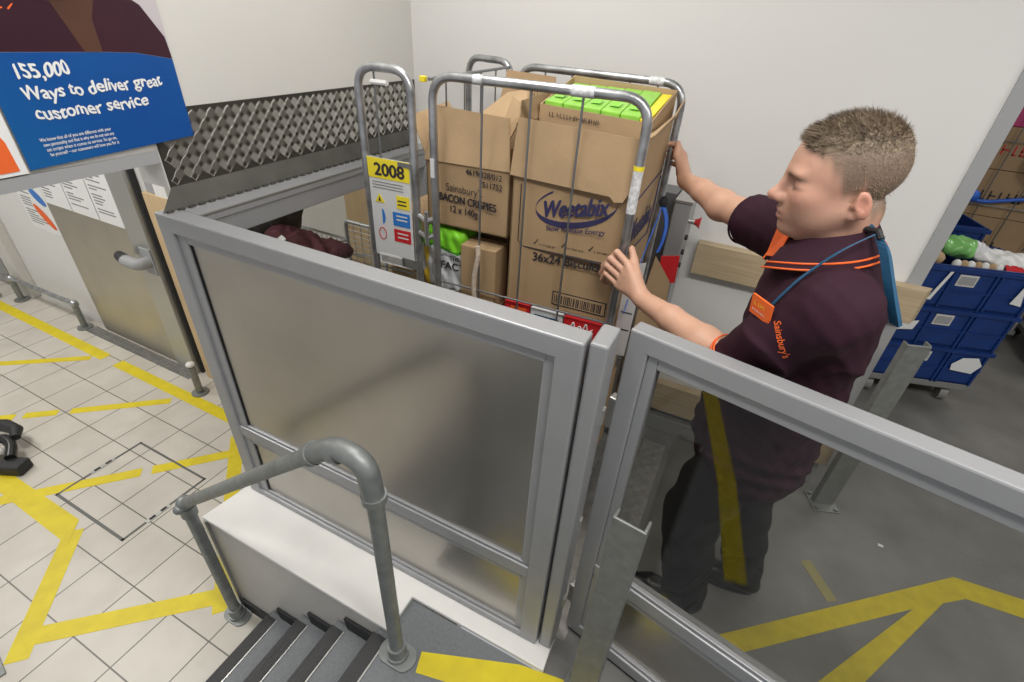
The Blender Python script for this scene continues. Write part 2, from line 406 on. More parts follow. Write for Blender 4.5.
def papers(name, x0, x1, z0, z1, label, y=1.798, logo=False, seed=1, slope=0):
    t = MB().box((x0, y-.002, z0), (x1, y, z1)).build(name, 'paper'); tag(t, label, 'notice')
    r = random.Random(seed); mb = MB(); z = z1-.06
    while z > z0+.05:
        L = r.uniform(.3, .85)*(x1-x0); mb.box((x0+.03, y-.003, z), (x0+.03+L*.8, y-.0018, z+.009)); z -= r.choice([.022, .022, .04])
    mb.build('printed_lines', 'greyd', t)
    if logo:
        a = MB(); cx, cz = x1-.17, z0+.14; n = 20
        a.slab([(cx+.10*math.cos(k*2*math.pi/n)-.03*math.sin(k*2*math.pi/n), y-.004, cz+.075*math.sin(k*2*math.pi/n)-.06*math.cos(k*2*math.pi/n)) for k in range(n)], .001); a.build('orange_emblem', 'orange', t)
        a = MB(); a.slab([(cx+.02+.09*math.cos(k*2*math.pi/n), y-.004, cz+.17+.05*math.sin(k*2*math.pi/n)-.5*.09*math.cos(k*2*math.pi/n)) for k in range(n)], .001); a.build('blue_emblem', 'sblue', t)
    return t
papers('notice', -4.84, -4.50, .49, 1.15, 'white typed notice taped at the left of the steel door', seed=2)
papers('notice', -4.49, -4.16, .49, 1.15, 'white typed notice taped at the middle of the steel door', seed=3)
papers('notice', -4.15, -3.84, .49, 1.15, 'white typed notice taped at the right edge of the steel door', seed=4)
papers('notice', -5.38, -4.92, .17, .85, 'white notice with orange and blue emblem on the wall left of the steel door', y=1.839, logo=True, seed=5)

lr = thing('bumper_rail', (-5.0, 1.73, ZT), 'low galvanised tube rail on two feet along the white wall', 'rail')
MB().tube([(-6.15, 1.71, -.45), (-5.0, 1.73, -.43)], .022, 12).build('rail', 'galvw', lr, smooth=True)
for x, y, zt in ((-6.04, 1.71, -.45), (-5.04, 1.73, -.43)):
    MB().cyl((x, y, ZT), (x, y, zt+.02), .024).build('post', 'galv', lr, smooth=True)
    MB().cyl((x, y, ZT), (x, y, ZT+.012), .06).build('base_plate', 'galv', lr)
    MB().ball((x, y, zt), .034).build('joint', 'galvw', lr, smooth=True)
s = thing('door_stop_post', (-3.37, 1.63, ZT), 'short galvanised post with white cap by the foot of the timber post', 'post')
MB().cyl((-3.37, 1.64, ZT), (-3.37, 1.64, -.43), .025).build('post', 'galv', s, smooth=True)
MB().ball((-3.37, 1.64, -.41), .032, 12, (1, 1, .7)).build('cap', 'white', s, smooth=True); MB().cyl((-3.37, 1.64, ZT), (-3.37, 1.64, ZT+.012), .06).build('base_plate', 'galv', s)
tag(MB().ball((-6.35, 1.60, ZT+.04), .1, 16, (1.1, .6, .4)).build('rubber_foot', 'black', smooth=True), 'small black rubber object on the tiles by the far doorway', 'rubber block')

# drain cover
dc = thing('access_cover', (-2.9, .85, ZT), 'tiled rectangular access cover with a dark metal edge in the tile floor', 'access cover')
x0, x1, y0, y1 = -3.24, -2.585, .592, 1.105
mb = MB()
for a in ((x0, y0, x1, y0+.016), (x0, y1-.013, x1, y1), (x0, y0, x0+.013, y1), (x1-.013, y0, x1, y1)): mb.box((a[0], a[1], ZT), (a[2], a[3], ZT+.003))
mb.build('cover_edge', 'edge', dc)
for hx, hy in ((x0+.005, .86), (x1-.005, .80)):
    m_ = MB(); m_.box((hx-.014, hy-.07, ZT), (hx+.014, hy+.07, ZT+.004)); hh = m_.build('lifting_slot', 'strip', dc)
    [MB().box((hx-.008, hy+q0, ZT+.004), (hx+.008, hy+q0+.035, ZT+.0055)).build('key_hole', 'blackm', hh) for q0 in (-.05, .018)]

# tapes on the tiles
def tape(label, pieces, z=ZT, m='yellow', w=.085, t=.0012):
    mb = MB()
    for p in pieces:
        if len(p) == 2: tape_quad(mb, p[0], p[1], w, z, t)
        else: mb.prism(p, z, z+t)
    return tag(mb.build('floor_tape', m), label, 'floor tape', 'yellow floor tape')
tape('long yellow tape line running parallel to the far wall in front of the steel door', [((-6.9, 1.555), (-4.43, 1.555)), ((-4.27, 1.555), (-2.4, 1.56))])
tape('thin yellow tape branch meeting the long line at its upper left', [((-6.2, .17), (-4.52, 1.49))], w=.06, t=.0015)
tape('thin yellow tape branch joining the long line nearest the glass lift', [((-4.9, .245), (-4.22, .83)), ((-4.18, .865), (-4.02, 1.0)), ((-3.96, 1.05), (-3.47, 1.47))], w=.062, t=.0015)
tape('yellow tape strip crossing the access cover', [((-3.5, .38), (-2.98, .945)), ((-2.94, .988), (-2.62, 1.34))], w=.072, t=.0018)
tape('yellow tape edging the lift plinth on the tiles', [((-2.74, 1.46), (-1.77, .585))], w=.085)
tape('yellow tape running to the left edge of the picture beside the drill', [[(-3.95, .455), (-2.815, .440), (-2.935, .562), (-3.95, .552)]], t=.0021)
tape('wide diagonal yellow tape strip in the bottom left corner', [((-2.885, .51), (-2.375, .005))], w=.095)
tape('yellow tape strip leading to the foot of the stair handrail', [((-2.45, .085), (-1.82, .66))], w=.09, t=.0016)
# tapes on the upper floor
tape('short yellow tape on the grey landing at the top of the stairs', [[(-.555, .60), (-.12, .70), (.02, .62), (.10, .70), (-.03, .83), (-.25, .79), (-.575, .665)]], z=0, w=.07)
tape('yellow tape running across the concrete behind the glass gate', [[(.353, 1.221), (.451, 1.206), (1.06, 1.715), (1.268, 1.873), (2.4, 1.96), (2.4, 2.06), (1.242, 1.967)]], z=.0005, m='yellowd')
tape('yellow tape branch running towards the viewer behind the glass gate', [[(.43, .86), (.565, .86), (.857, 1.314), (1.196, 1.834), (1.06, 1.715), (.705, 1.234)]], z=.0008, m='yellowd')
tape('faded smear of yellow tape on the concrete behind the man', [((.665, 1.74), (.765, 1.59))], z=.0005, m='faded', w=.045)
tape('yellow tape strip on the landing running back from the gate towards the viewer', [((.155, .345), (-.152, -.10)), ((-.152, -.10), (-.62, -.68))], z=0, w=.09)
tag(MB().box((.965, 1.985, .0005), (.985, 1.998, .002)).build('paper_scrap', 'paper'), 'tiny white scrap of paper on the concrete floor', 'paper scrap')

# cordless drill
dr = thing('cordless_drill', (-3.75, .60, ZT), 'black cordless drill lying on the tiles at the left edge', 'drill')
def rz(pts, a, c):
    ca, sa = math.cos(a), math.sin(a); return [(c[0]+(x-c[0])*ca-(y-c[1])*sa, c[1]+(x-c[0])*sa+(y-c[1])*ca, z) for x, y, z in pts]
MB().box((-3.72, .535, ZT), (-3.575, .635, ZT+.075), Matrix.Rotation(.45, 3, 'Z'), (-3.65, .585, ZT)).build('battery', 'black', dr, bev=.012)
MB().tube(fillet([(-3.68, .60, ZT+.085), (-3.76, .655, ZT+.11), (-3.86, .66, ZT+.12), (-3.90, .60, ZT+.11)], .04), .03, 12).build('grip', 'blackm', dr, smooth=True)
MB().tube([(-3.80, .695, ZT+.12), (-3.86, .73, ZT+.13), (-3.98, .72, ZT+.12), (-4.10, .68, ZT+.10)], .04, 14, rads=[.026, .036, .042, .036]).build('motor_housing', 'black', dr, smooth=True)
MB().tube([(-3.76, .52, ZT+.03), (-3.86, .57, ZT+.05), (-3.94, .60, ZT+.06)], .03, 12, rads=[.03, .034, .03]).build('foot', 'black', dr, smooth=True)
MB().box((-3.615, .575, ZT+.03), (-3.585, .60, ZT+.06)).build('release_button', 'red', dr)
MB().ball((-3.83, .60, ZT+.06), .026, 12).build('pale_pad', 'wall', dr, smooth=True)

def plate_post(name, x, y, z0, zt, label, rot=0, w=.05, plate=.075, th=.008, m='galv'):
    t = thing(name, (x, y, z0), label, 'bollard'); R = Matrix.Rotation(rot, 3, 'Z'); c = (x, y, z0)
    a = MB(); a.box((x-w, y-.004, z0+.008), (x+w, y+.004, zt), R, c); a.box((x+w-.008, y, z0+.008), (x+w, y+.035, zt+.004), R, c)
    a.box((x-w, y, z0+.008), (x-w+.008, y+.03, zt), R, c)
    a.build('channel', m, t, bev=.003)
    MB().box((x-plate, y-plate*.8, z0), (x+plate, y+plate*1.1, z0+.008), R, c).build('base_plate', 'galv', t, bev=.002)
    for sx in (-1, 1):
        for sy in (-.6, .85):
            q = R@V((sx*plate*.72, sy*plate, 0))+V(c); MB().cyl((q.x, q.y, z0+.008), (q.x, q.y, z0+.018), .010, 6).build('bolt', 'wire', t)
    return t
plate_post('steel_bollard', -2.475, -.125, ZT, ZT+.9, 'galvanised steel bollard foot with two bolts in the bottom left corner', rot=-.2, plate=.10)
plate_post('steel_bollard', .742, 2.12, 0, .93, 'galvanised steel bollard standing on the concrete behind the man', rot=.35, w=.045, plate=.062)
plate_post('steel_bollard', -.03, .79, 0, .93, 'galvanised steel bollard standing in front of the glass gate', rot=-.12, w=.042, plate=.065)

# ================================================================== plinth, stairs, handrail
pl = MB(); pl.prism([(-1.717, .66), (-.715, .66), (-.715, .803), (-.166, .803), (-.175, .93), (-1.68, .93)], .0, .02)
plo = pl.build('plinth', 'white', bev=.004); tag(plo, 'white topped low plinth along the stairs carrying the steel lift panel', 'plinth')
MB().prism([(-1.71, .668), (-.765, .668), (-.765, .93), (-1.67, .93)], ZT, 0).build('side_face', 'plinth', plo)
MB().box((-1.718, .655, ZT), (-1.700, .675, .0)).build('corner_strip', 'strip', plo)
MB().prism([(-.71, .806), (-.17, .806), (-.17, .93), (-.71, .93)], .0, .0005).build('underside', 'strip', plo)

st = thing('staircase', (-1.1, .2, ZT), 'short flight of steps with black nosings going down to the tile floor', 'stairs')
for i, (xn, z) in enumerate(((-.762, 0), (-.992, -.17), (-1.222, -.34), (-1.452, -.51))):
    if i:
        MB().box((xn, -1.6, ZT), (xn+.23, .665, z)).build('step', 'land', st)
    MB().box((xn-.006, -1.6, z-.035), (xn+.052, .64, z+.004)).build('nosing', 'nos', st, bev=.002)
    MB().box((xn+.052, -1.6, z), (xn+.057, .64, z+.0035)).build('nosing_strip', 'strip', st)
    if i:
        MB().hexa([(xn+.06, .655, z), (xn+.23, .655, z), (xn+.23, .667, z), (xn+.06, .667, z)], [(xn+.05, .655, z+.07), (xn+.222, .655, z+.075), (xn+.222, .667, z+.075), (xn+.05, .667, z+.07)]).build('skirting', 'black', st)
MB().box((-1.69, .655, ZT), (-1.455, .667, ZT+.075)).build('skirting', 'black', st)
hr = thing('handrail', (-.642, .617, 0), 'galvanised tube handrail with round flanges at the side of the steps', 'handrail')
A = V((-.642, .617, 0)); B = V((-1.686, .615, ZT)); r = .0235
MB().cyl(A, (A.x, A.y, .86), r, 20).build('post', 'pipe', hr, smooth=True)
MB().cyl(B, (B.x, B.y, .165), r, 20).build('post', 'pipe', hr, smooth=True)
RE = V((-.84, .617, .90)); RS = V((B.x, B.y, .18))
MB().tube([RS-(RE-RS).normalized()*.01, RE], r, 20).build('rail', 'pipe', hr, smooth=True)
el = MB(); el.tube(fillet([RE-(RE-RS).normalized()*.005, V((-.745, .617, .975)), V((-.655, .617, .965)), V((-.642, .617, .84))], .075, 10), .0295, 24)
e1 = el.build('elbow', 'pipe', hr, smooth=True)
MB().cyl((-.762, .617, .952), (-.735, .617, .962), .0325, 24).build('collar', 'pipe', e1, smooth=True)
for q, dr_ in ((RE, (RE-RS).normalized()), (V((-.642, .617, .845)), V((0, 0, 1)))): MB().cyl(q-dr_*.012, q+dr_*.012, .0335, 24).build('collar', 'pipe', e1, smooth=True)
m_ = MB(); m_.ball(RS, .033, 16); m_.cyl(RS-V((0, 0, .07)), RS-V((0, 0, .02)), .031, 20); m_.ball(RS-V((0, .03, 0.01)), .02); m_.build('joint', 'pipe', hr, smooth=True)
for q in (A, B):
    f = MB(); f.cyl(q, q+V((0, 0, .075)), .032, 20); f.cyl(q+V((0, 0, .005)), q+V((0, 0, .025)), .038, 20)
    ov = [(q.x+.028*math.copysign(1, math.cos(k*math.pi/12))*(abs(math.cos(k*math.pi/12)) > .01)+.042*math.cos(k*math.pi/12), q.y+.045*math.sin(k*math.pi/12)) for k in range(24)]
    f.prism(ov, q.z, q.z+.009); f.build('flange', 'pipe', hr, smooth=True)

# ================================================================== lift enclosure
lp = thing('lift_front_panel', (-.95, .90, .02), 'large brushed steel panel in a grey frame along the front of the lift', 'panel')
X0, X1, YF, YB = -1.66, -.225, .865, .928
def frame_rail(lo, hi, name='frame_rail', par=None, m='alu', bev=.006): return MB().box(lo, hi).build(name, m, par, bev=bev)
def ring_frame(x0, x1, z0, z1, y0, y1, wl, wt, wb, tf=lambda p: p):
    o = [(x0, z0), (x1, z0), (x1, z1), (x0, z1)]; q = [(x0+wl, z0+wb), (x1-wl, z0+wb), (x1-wl, z1-wt), (x0+wl, z1-wt)]
    vs = [tf((x, y, z)) for y in (y0, y1) for ring_ in (o, q) for x, z in ring_]; fs = []
    for i in range(4):
        k = (i+1) % 4
        fs += [(i, k, 4+k, 4+i), (8+k, 8+i, 12+i, 12+k), (k, i, 8+i, 8+k), (4+i, 4+k, 12+k, 12+i)]
    return MB().add(vs, fs)
ring_frame(X0, X1, .021, 1.32, YF, YB, .064, .058, .03).build('frame', 'alu', lp, bev=.005)
frame_rail((-1.598, YF+.004, .385), (-.287, YB-.002, .44), 'mid_rail', lp, bev=.004)
for z0, z1 in ((.44, 1.262), (.05, .385)):      # glazing beads
    for lo, hi in (((-1.597, YF+.010, z0), (-1.552, YB-.006, z1)), ((-.318, YF+.012, z0), (-.288, YB-.006, z1)), ((-1.552, YF+.010, z1-.028), (-.311, YB-.006, z1)), ((-1.552, YF+.010, z0), (-.311, YB-.006, z0+.014))):
        MB().box(lo, hi).build('bead', 'alu', lp, bev=.003)
    mb = MB(); mb.box((-1.5525, YF+.020, z0+.013), (-.310, YF+.024, z1-.027)); mb.build('steel_sheet', 'steel', lp)
    MB().box((-1.553, YF+.016, z0+.013), (-1.546, YF+.0195, z1-.03)).build('dark_gap', 'blackm', lp)  # black strip paints the dark gap at the sheet's left edge

po = thing('lift_post', (-.195, .925, 0), 'square grey post at the right end of the steel lift panel', 'post')
MB().box((-.217, .877, .0), (-.174, .975, 1.322)).build('post', 'alu', po, bev=.006)
for z in (1.05, .62, .2): MB().box((-.174, .94, z), (-.168, .96, z+.05)).build('latch', 'strip', po)

ls = thing('lift_side_panel', (-1.58, 1.5, 0), 'grey framed glazed side panel of the lift below the tread plate', 'panel')
SX0, SX1 = -1.635, -1.525
mb = MB(); mb.box((SX0, .93, 1.29), (SX1, 2.2, 1.318)); mb.box((SX0+.03, .93, 1.225), (SX1-.004, 2.2, 1.29)); mb.build('top_rail', 'alu', ls, bev=.004)
MB().box((SX1-.006, .93, 1.312), (SX1, 2.2, 1.3195)).build('edge_highlight', 'strip', ls)  # bright strip painting in the highlight along the rail edge
frame_rail((SX0+.03, .93, .02), (SX1, .99, 1.225), 'stile', ls); frame_rail((SX0+.03, 2.14, .02), (SX1, 2.2, 1.225), 'stile', ls)
frame_rail((SX0+.03, .99, .40), (SX1, 2.14, .46), 'mid_rail', ls)
MB().box((SX0+.05, .99, .46), (SX0+.058, 2.14, 1.225)).build('pane', 'glass', ls); MB().box((SX0+.05, .99, .02), (SX0+.056, 2.14, .40)).build('steel_sheet', 'steel', ls)

# tread plate
def bars(mb, P, U, Vv, N, w, h, pitch, bl, bw, hh):
    nu = int(w/pitch)+2; nv = int(h/pitch)+2
    for i in range(nu):
        for j in range(nv):
            s_ = 1 if (i+j) % 2 else -1; cu = i*pitch; cv = j*pitch
            for q in range(5):
                o = (q-2)*bw*2.05
                d1 = V((1, s_)).normalized(); d2 = V((-d1.y, d1.x))
                c = V((cu, cv))+d2*o; L = bl*(1-.08*abs(q-2))
                cor = [c+d1*L/2-d2*bw/2, c+d1*L/2+d2*bw/2, c-d1*L/2+d2*bw/2, c-d1*L/2-d2*bw/2]
                if any(a.x < -.004 or a.x > w+.004 or a.y < -.004 or a.y > h+.004 for a in cor): continue
                cor = [V((min(max(a.x, 0), w), min(max(a.y, 0), h))) for a in cor]
                base = [P+U*a.x+Vv*a.y for a in cor]; top = [P+U*(c+d1*(a-c).dot(d1)*.85+d2*(a-c).dot(d2)*.5).x+Vv*(c+d1*(a-c).dot(d1)*.85+d2*(a-c).dot(d2)*.5).y+N*hh for a in cor]
                mb.add(base+top, [(4, 5, 6, 7), (0, 1, 5, 4), (1, 2, 6, 5), (2, 3, 7, 6), (3, 0, 4, 7)])
tp = thing('tread_plate', (-1.645, 1.5, 1.33), 'dark five bar tread plate fixed along the left wall above the lift rail', 'tread plate')
m_ = MB(); m_.slab([(-1.648, .935, 1.382), (-1.648, 2.17, 1.382), (-1.648, 2.24, 1.44), (-1.648, 2.24, 1.605), (-1.648, .935, 1.605)], -.004); m_.slab([(-1.644, .935, 1.382), (-1.644, .935, 1.605), (-1.644, 2.24, 1.605), (-1.644, 2.24, 1.44), (-1.644, 2.17, 1.382)], -.001)
m_.build('sheet', 'tread', tp)
bm = MB(); bars(bm, V((-1.6435, .940, 1.386)), V((0, 1, 0)), V((0, 0, 1)), V((1, 0, 0)), 1.295, .216, .0318, .030, .0031, .0022); bm.build('tread_bars', 'treadl', tp)
m_ = MB(); m_.slab([(-1.643, .935, 1.384), (-1.643, 2.17, 1.384), (-1.612, 2.18, 1.325), (-1.612, .868, 1.325)], .003); m_.build('lower_lip', 'lip', tp)
# a scalloped cut edge of the lip
m_ = MB()
for i in range(36): y = .88+i*.036; m_.box((-1.616, y, 1.3195), (-1.608, y+.02, 1.328))
m_.build('cut_edge', 'lip', tp)

# platform of the lift
pf = thing('lift_platform', (-.9, 1.55, 0), 'lift platform floor with a strip of raised tread plate at its right edge', 'platform')
MB().box((-1.6, .935, -.06), (-.14, 2.22, .0)).build('deck', 'treadf', pf)
m_ = MB(); m_.box((-.137, 1.05, 0.001), (-.02, 2.12, .007)); tpp = m_.build('tread_strip', 'treadf', pf)
bm = MB(); bars(bm, V((-.132, 1.06, .007)), V((1, 0, 0)), V((0, 1, 0)), V((0, 0, 1)), .11, 1.05, .034, .03, .005, .003); bm.build('tread_bars', 'strip', tpp)

# control pillar
cp = thing('control_pillar', (-.25, 2.14, 0), 'grey lift control pillar with a red stop button against the white wall', 'control pillar')
MB().box((-.262, 2.05, 0), (-.195, 2.225, 1.31)).build('pillar', 'alu', cp, bev=.004)
MB().box((-.262, 2.045, 1.31), (-.19, 2.225, 1.325)).build('cap', 'strip', cp, bev=.003)
MB().box((-.34, 2.10, 0), (-.266, 2.225, 1.33)).build('guide_panel', 'alud', cp, bev=.003)
k = MB(); k.cyl((-.195, 2.09, 1.235), (-.172, 2.09, 1.235), .011); k.build('button_collar', 'strip', cp)
MB().tube([(-.172, 2.09, 1.235), (-.160, 2.09, 1.235), (-.150, 2.09, 1.235)], .02, 14, rads=[.011, .016, .026]).build('stop_button', 'redk', cp, smooth=True)
for z in (1.165, 1.10, 1.04): MB().cyl((-.195, 2.09, z), (-.183, 2.09, z), .011).build('button', 'black', cp)

# gate
GR = Matrix.Rotation(-.215, 3, 'Z'); G0 = V((-.156, .985, 0))
gt = thing('glass_gate', G0, 'grey framed glass gate swung open in front of the man', 'gate')
def gbox(x0, x1, y0, y1, z0, z1, name, m, bev=.004, par=None):
    mb = MB(); vs = [G0+GR@V((x, y, z)) for z in (z0, z1) for x, y in ((x0, y0), (x1, y0), (x1, y1), (x0, y1))]
    return mb.hexa(vs[:4], vs[4:]).build(name, m, par or gt, bev=bev)
GW = 1.30
ring_frame(0, GW, .02, 1.32, 0, .05, .052, .052, .055, lambda p: G0+GR@V(p)).build('frame', 'alu', gt, bev=.005)
gbox(.051, GW-.051, .002, .048, .40, .452, 'mid_rail', 'alu')
for z0, z1 in ((.452, 1.268), (.075, .40)):
    gbox(.0525, .078, .008, .042, z0, z1, 'bead', 'alu', .002); gbox(.078, GW-.078, .008, .042, z1-.03, z1, 'bead', 'alu', .002); gbox(.078, GW-.078, .008, .042, z0, z0+.014, 'bead', 'alu', .002)
gbox(.078, GW-.078, .022, .028, .466, 1.238, 'pane', 'glass', 0); gbox(.078, GW-.078, .020, .024, .089, .37, 'steel_sheet', 'steel', 0)
gbox(-.022, 0.0, .012, .04, .15, .25, 'hinge', 'strip'); gbox(-.022, 0.0, .012, .04, 1.0, 1.1, 'hinge', 'strip')

# bumper boards on the back wall
tb = [(-.145, 2.20), (.70, 2.20), (.725, 2.248), (-.145, 2.248)]
tag(MB().hexa([(x, y, .97) for x, y in tb], [(x, y, 1.115) for x, y in tb]).build('timber_board', 'timber', bev=.003), 'upper raw timber buffer board on the white wall behind the man', 'timber board')
tag(MB().box((-.165, 2.20, .165), (.70, 2.248, .335)).build('timber_board', 'timber', bev=.003), 'lower raw timber buffer board near the floor seen through the glass', 'timber board')

# ================================================================== roll cage
C0 = V((-.295, 1.41, 0)); CU = V((-.9985, -.055, 0)); CV = V((0, 1, 0))
def P(a, b, z): return C0+CU*a+CV*b+V((0, 0, z))
rc = thing('roll_cage', P(.32, .28, 0), 'galvanised roll cage full of cardboard boxes standing on the lift', 'roll cage')
def loop(a0, b0, a1, b1, zt, zb, r, rf, name, m='galvw', label=None):
    o = MB().tube(fillet([P(a0, b0, zb), P(a0, b0, zt), P(a1, b1, zt), P(a1, b1, zb)], rf, 9), r, 14).build(name, m, rc, smooth=True); return o
ZC = 1.738
f1 = loop(0.0, .0, .650, .0, ZC, .17, .0135, .075, 'side_frame')
f2 = loop(0.0, .475, .63, .56, ZC, .17, .0135, .075, 'side_frame')
l1 = loop(.727, .0, .922, .0, 1.742, .17, .0135, .07, 'gate_loop')
l2 = loop(.695, .62, .93, .70, 1.742, .17, .0135, .07, 'gate_loop')
def cwire(a0, b0, z0, a1, b1, z1, par, r=.0032, name='wire'): return MB().tube([P(a0, b0, z0), P(a1, b1, z1)], r, 8).build(name, 'wire', par, smooth=True)
for a in (.485, .333, .182): cwire(a, .004, ZC-.01, a, .004, .18, f1, .0036)
for z in (1.063, .62, .2): cwire(0, .0, z, .650, .0, z, f1, .0036)
for a in (.52, .41, .30, .19, .09): cwire(a, .475+.135*a, ZC-.01, a, .475+.135*a, .18, f2, .0034)
for z in (1.063, .62, .2): cwire(0, .475, z, .63, .56, z, f2, .0036)
for a in (.86,): cwire(a, .002, ZC, a, .002, 1.46, l1, .0034)
for z in (1.063, .62, .2): cwire(.727, 0, z, .922, 0, z, l1); cwire(.695, .62, z, .93, .70, z, l2)
cwire(.66, .0, 1.725, .70, .62, 1.725, rc, .005, 'tie_bar')
for k_ in range(4): cwire(.665+.01*k_, .10+.13*k_, 1.725, .665+.01*k_, .10+.13*k_, .2, rc, .003)
MB().box(P(.695, .0, 1.715), P(.676, .016, 1.731)).build('yellow_cap', 'yel', rc, bev=.002)
c_ = MB(); 
for z in (1.30, 1.24): c_.tube([P(.650, 0, z), P(.68, -.01, z-.015), P(.727, 0, z)], .010, 8)
c_.tube([P(.68, -.012, 1.32), P(.68, -.014, 1.20)], .008, 8); c_.build('hinge_clasp', 'galvw', rc, smooth=True)
bs = MB(); bs.hexa([P(a, b, .15) for a, b in ((-.01, -.01), (-.01, .48), (.94, .70), (.94, -.01))][::-1], [P(a, b, .175) for a, b in ((-.01, -.01), (-.01, .48), (.94, .70), (.94, -.01))][::-1]); bs.build('base', 'galv', rc)
for a, b in ((.06, .05), (.06, .42), (.86, .05), (.86, .58)):
    q = P(a, b, 0); w = MB().cyl(q+V((0, -.014, .05)), q+V((0, .014, .05)), .05, 20).build('castor', 'black', rc, smooth=True)
    MB().hexa([q+V((x, y, .055)) for x, y in ((-.02, -.02), (.02, -.02), (.02, .02), (-.02, .02))], [q+V((x, y, .15)) for x, y in ((-.035, -.03), (.035, -.03), (.035, .03), (-.035, .03))]).build('fork', 'galv', w)
# worn labels on the tubes
MB().tube([P(.215, 0, ZC), P(.15, 0, ZC)], .0150, 14).build('white_label', 'worn', f1, smooth=True)
MB().tube([P(.51, 0, ZC), P(.48, 0, ZC)], .0138, 14).build('white_label', 'worn', f1, smooth=True)
MB().tube([P(0, 0, 1.56), P(0, 0, 1.44)], .0142, 14).build('white_label', 'worn', f1, smooth=True)
MB().tube([P(0, 0, 1.572), P(0, 0, 1.56)], .0148, 14).build('yellow_label', 'yel', f1, smooth=True)
MB().box(P(.656, -.0150, 1.50), P(.643, -.008, 1.44)).build('pale_label', 'signw', f1, smooth=True)
MB().tube([P(.12, .49, ZC), P(.07, .485, ZC)], .0142, 14).build('white_label', 'worn', f2, smooth=True)
MB().tube([P(.81, 0, 1.70), P(.87, 0, 1.70)], .008, 8).build('white_tag', 'paper', l1, smooth=True)
# number plate
NX = -CU; NY = V((0, 0, 1)); NN = NX.cross(NY)      # faces the viewer
def cplate(a0, a1, z0, z1, off, m, name, par, t=.001):
    return MB().slab([P(a0, off, z0), P(a1, off, z0), P(a1, off, z1), P(a0, off, z1)], t).build(name, m, par)   # a0>a1: facing -y
npl = cplate(.908, .741, 1.118, 1.472, -.008, 'signw', 'sign_plate', l1, .002)
MB().box(P(.922, -.004, 1.09), P(.727, .004, 1.125)).build('cross_plate', 'galv', l1); MB().box(P(.922, -.004, 1.455), P(.727, .004, 1.47)).build('cross_plate', 'galv', l1)
cplate(.908, .741, 1.405, 1.472, -.0105, 'yel', 'yellow_header', npl)
text('2008', .058, P(.882, -.0120, 1.416), NX, NY, 'ink', 'number', npl, bold=.0022, width=.118)
cplate(.80, .748, 1.31, 1.355, -.0105, 'yel', 'yellow_notice', npl); cplate(.82, .750, 1.245, 1.295, -.0105, 'sblue', 'blue_notice', npl); cplate(.82, .750, 1.185, 1.232, -.0105, 'red', 'red_notice', npl)
for z, m_c in ((1.335, 'ink'), (1.322, 'ink'), (1.28, 'signw'), (1.266, 'signw'), (1.215, 'signw'), (1.20, 'signw')):
    cplate(.805 if z < 1.3 else .795, .76, z, z+.005, -.0118, m_c, 'printed_line', npl, .0005)
for z in (1.39, 1.38, 1.37): cplate(.895, .77, z, z+.003, -.0105, 'greyd', 'printed_line', npl, .0005)
MB().slab([P(.89, -.0105, 1.32), P(.85, -.0105, 1.32), P(.87, -.0105, 1.352)], .001).build('warning_triangle', 'yel', npl)
MB().slab([P(.876, -.012, 1.325), P(.864, -.012, 1.325), P(.87, -.012, 1.343)], .0005).build('warning_figure', 'ink', npl)
c_ = MB(); c_.slab([P(.865-.012*math.cos(-k*math.pi/10+math.pi/2), -.0105, 1.27+.028*math.sin(-k*math.pi/10+math.pi/2)) for k in range(11)][::-1], .001); c_.build('blue_figure', 'sblue', npl)
c_ = MB(); c_.tube([P(.87+.015*math.cos(k*math.pi/8), -.011, 1.205+.022*math.sin(k*math.pi/8)) for k in range(17)], .0015, 5); c_.build('red_ring', 'red', npl)
lb = cplate(.893, .750, 1.085, 1.125, -.010, 'paper', 'barcode_label', l1)
c_ = MB()
for k in range(26):
    a = .885-k*.005; c_.slab([P(a, -.0115, 1.092), P(a-.0022, -.0115, 1.092), P(a-.0022, -.0115, 1.118), P(a, -.0115, 1.118)], .0003)
c_.build('barcode', 'ink', lb)

# ------------------------------------------------------------------ cartons
def open_box(name, a0, a1, b0, b1, z0, z1, label, m='card', flaps=(), cat='box', group=None, skew=0.):
    c = P((a0+a1)/2, (b0+b1)/2, z0); t = thing(name, c, label, cat, group); th = .005
    def panel(p, q, nm='panel', mm=m): return MB().hexa(p, q).build(nm, mm, t)
    sh = MB(); ins = .003
    for (u0, v0, u1, v1) in ((a0, b0, a1, b0+th), (a0, b1-th, a1, b1), (a0, b0, a0+th, b1), (a1-th, b0, a1, b1)):
        sh.hexa([P(u0, v0, z0), P(u0, v1, z0), P(u1, v1, z0), P(u1, v0, z0)], [P(u0, v0, z1), P(u0, v1, z1), P(u1, v1, z1), P(u1, v0, z1)])
    sh.hexa([P(a0, b0, z0), P(a0, b1, z0), P(a1, b1, z0), P(a1, b0, z0)], [P(a0, b0, z0+th), P(a0, b1, z0+th), P(a1, b1, z0+th), P(a1, b0, z0+th)])
    sh.build('carton', m, t)
    for fl in flaps:
        MB().slab([P(*p) for p in fl], .004).build('flap', 'cardl', t)
    return t
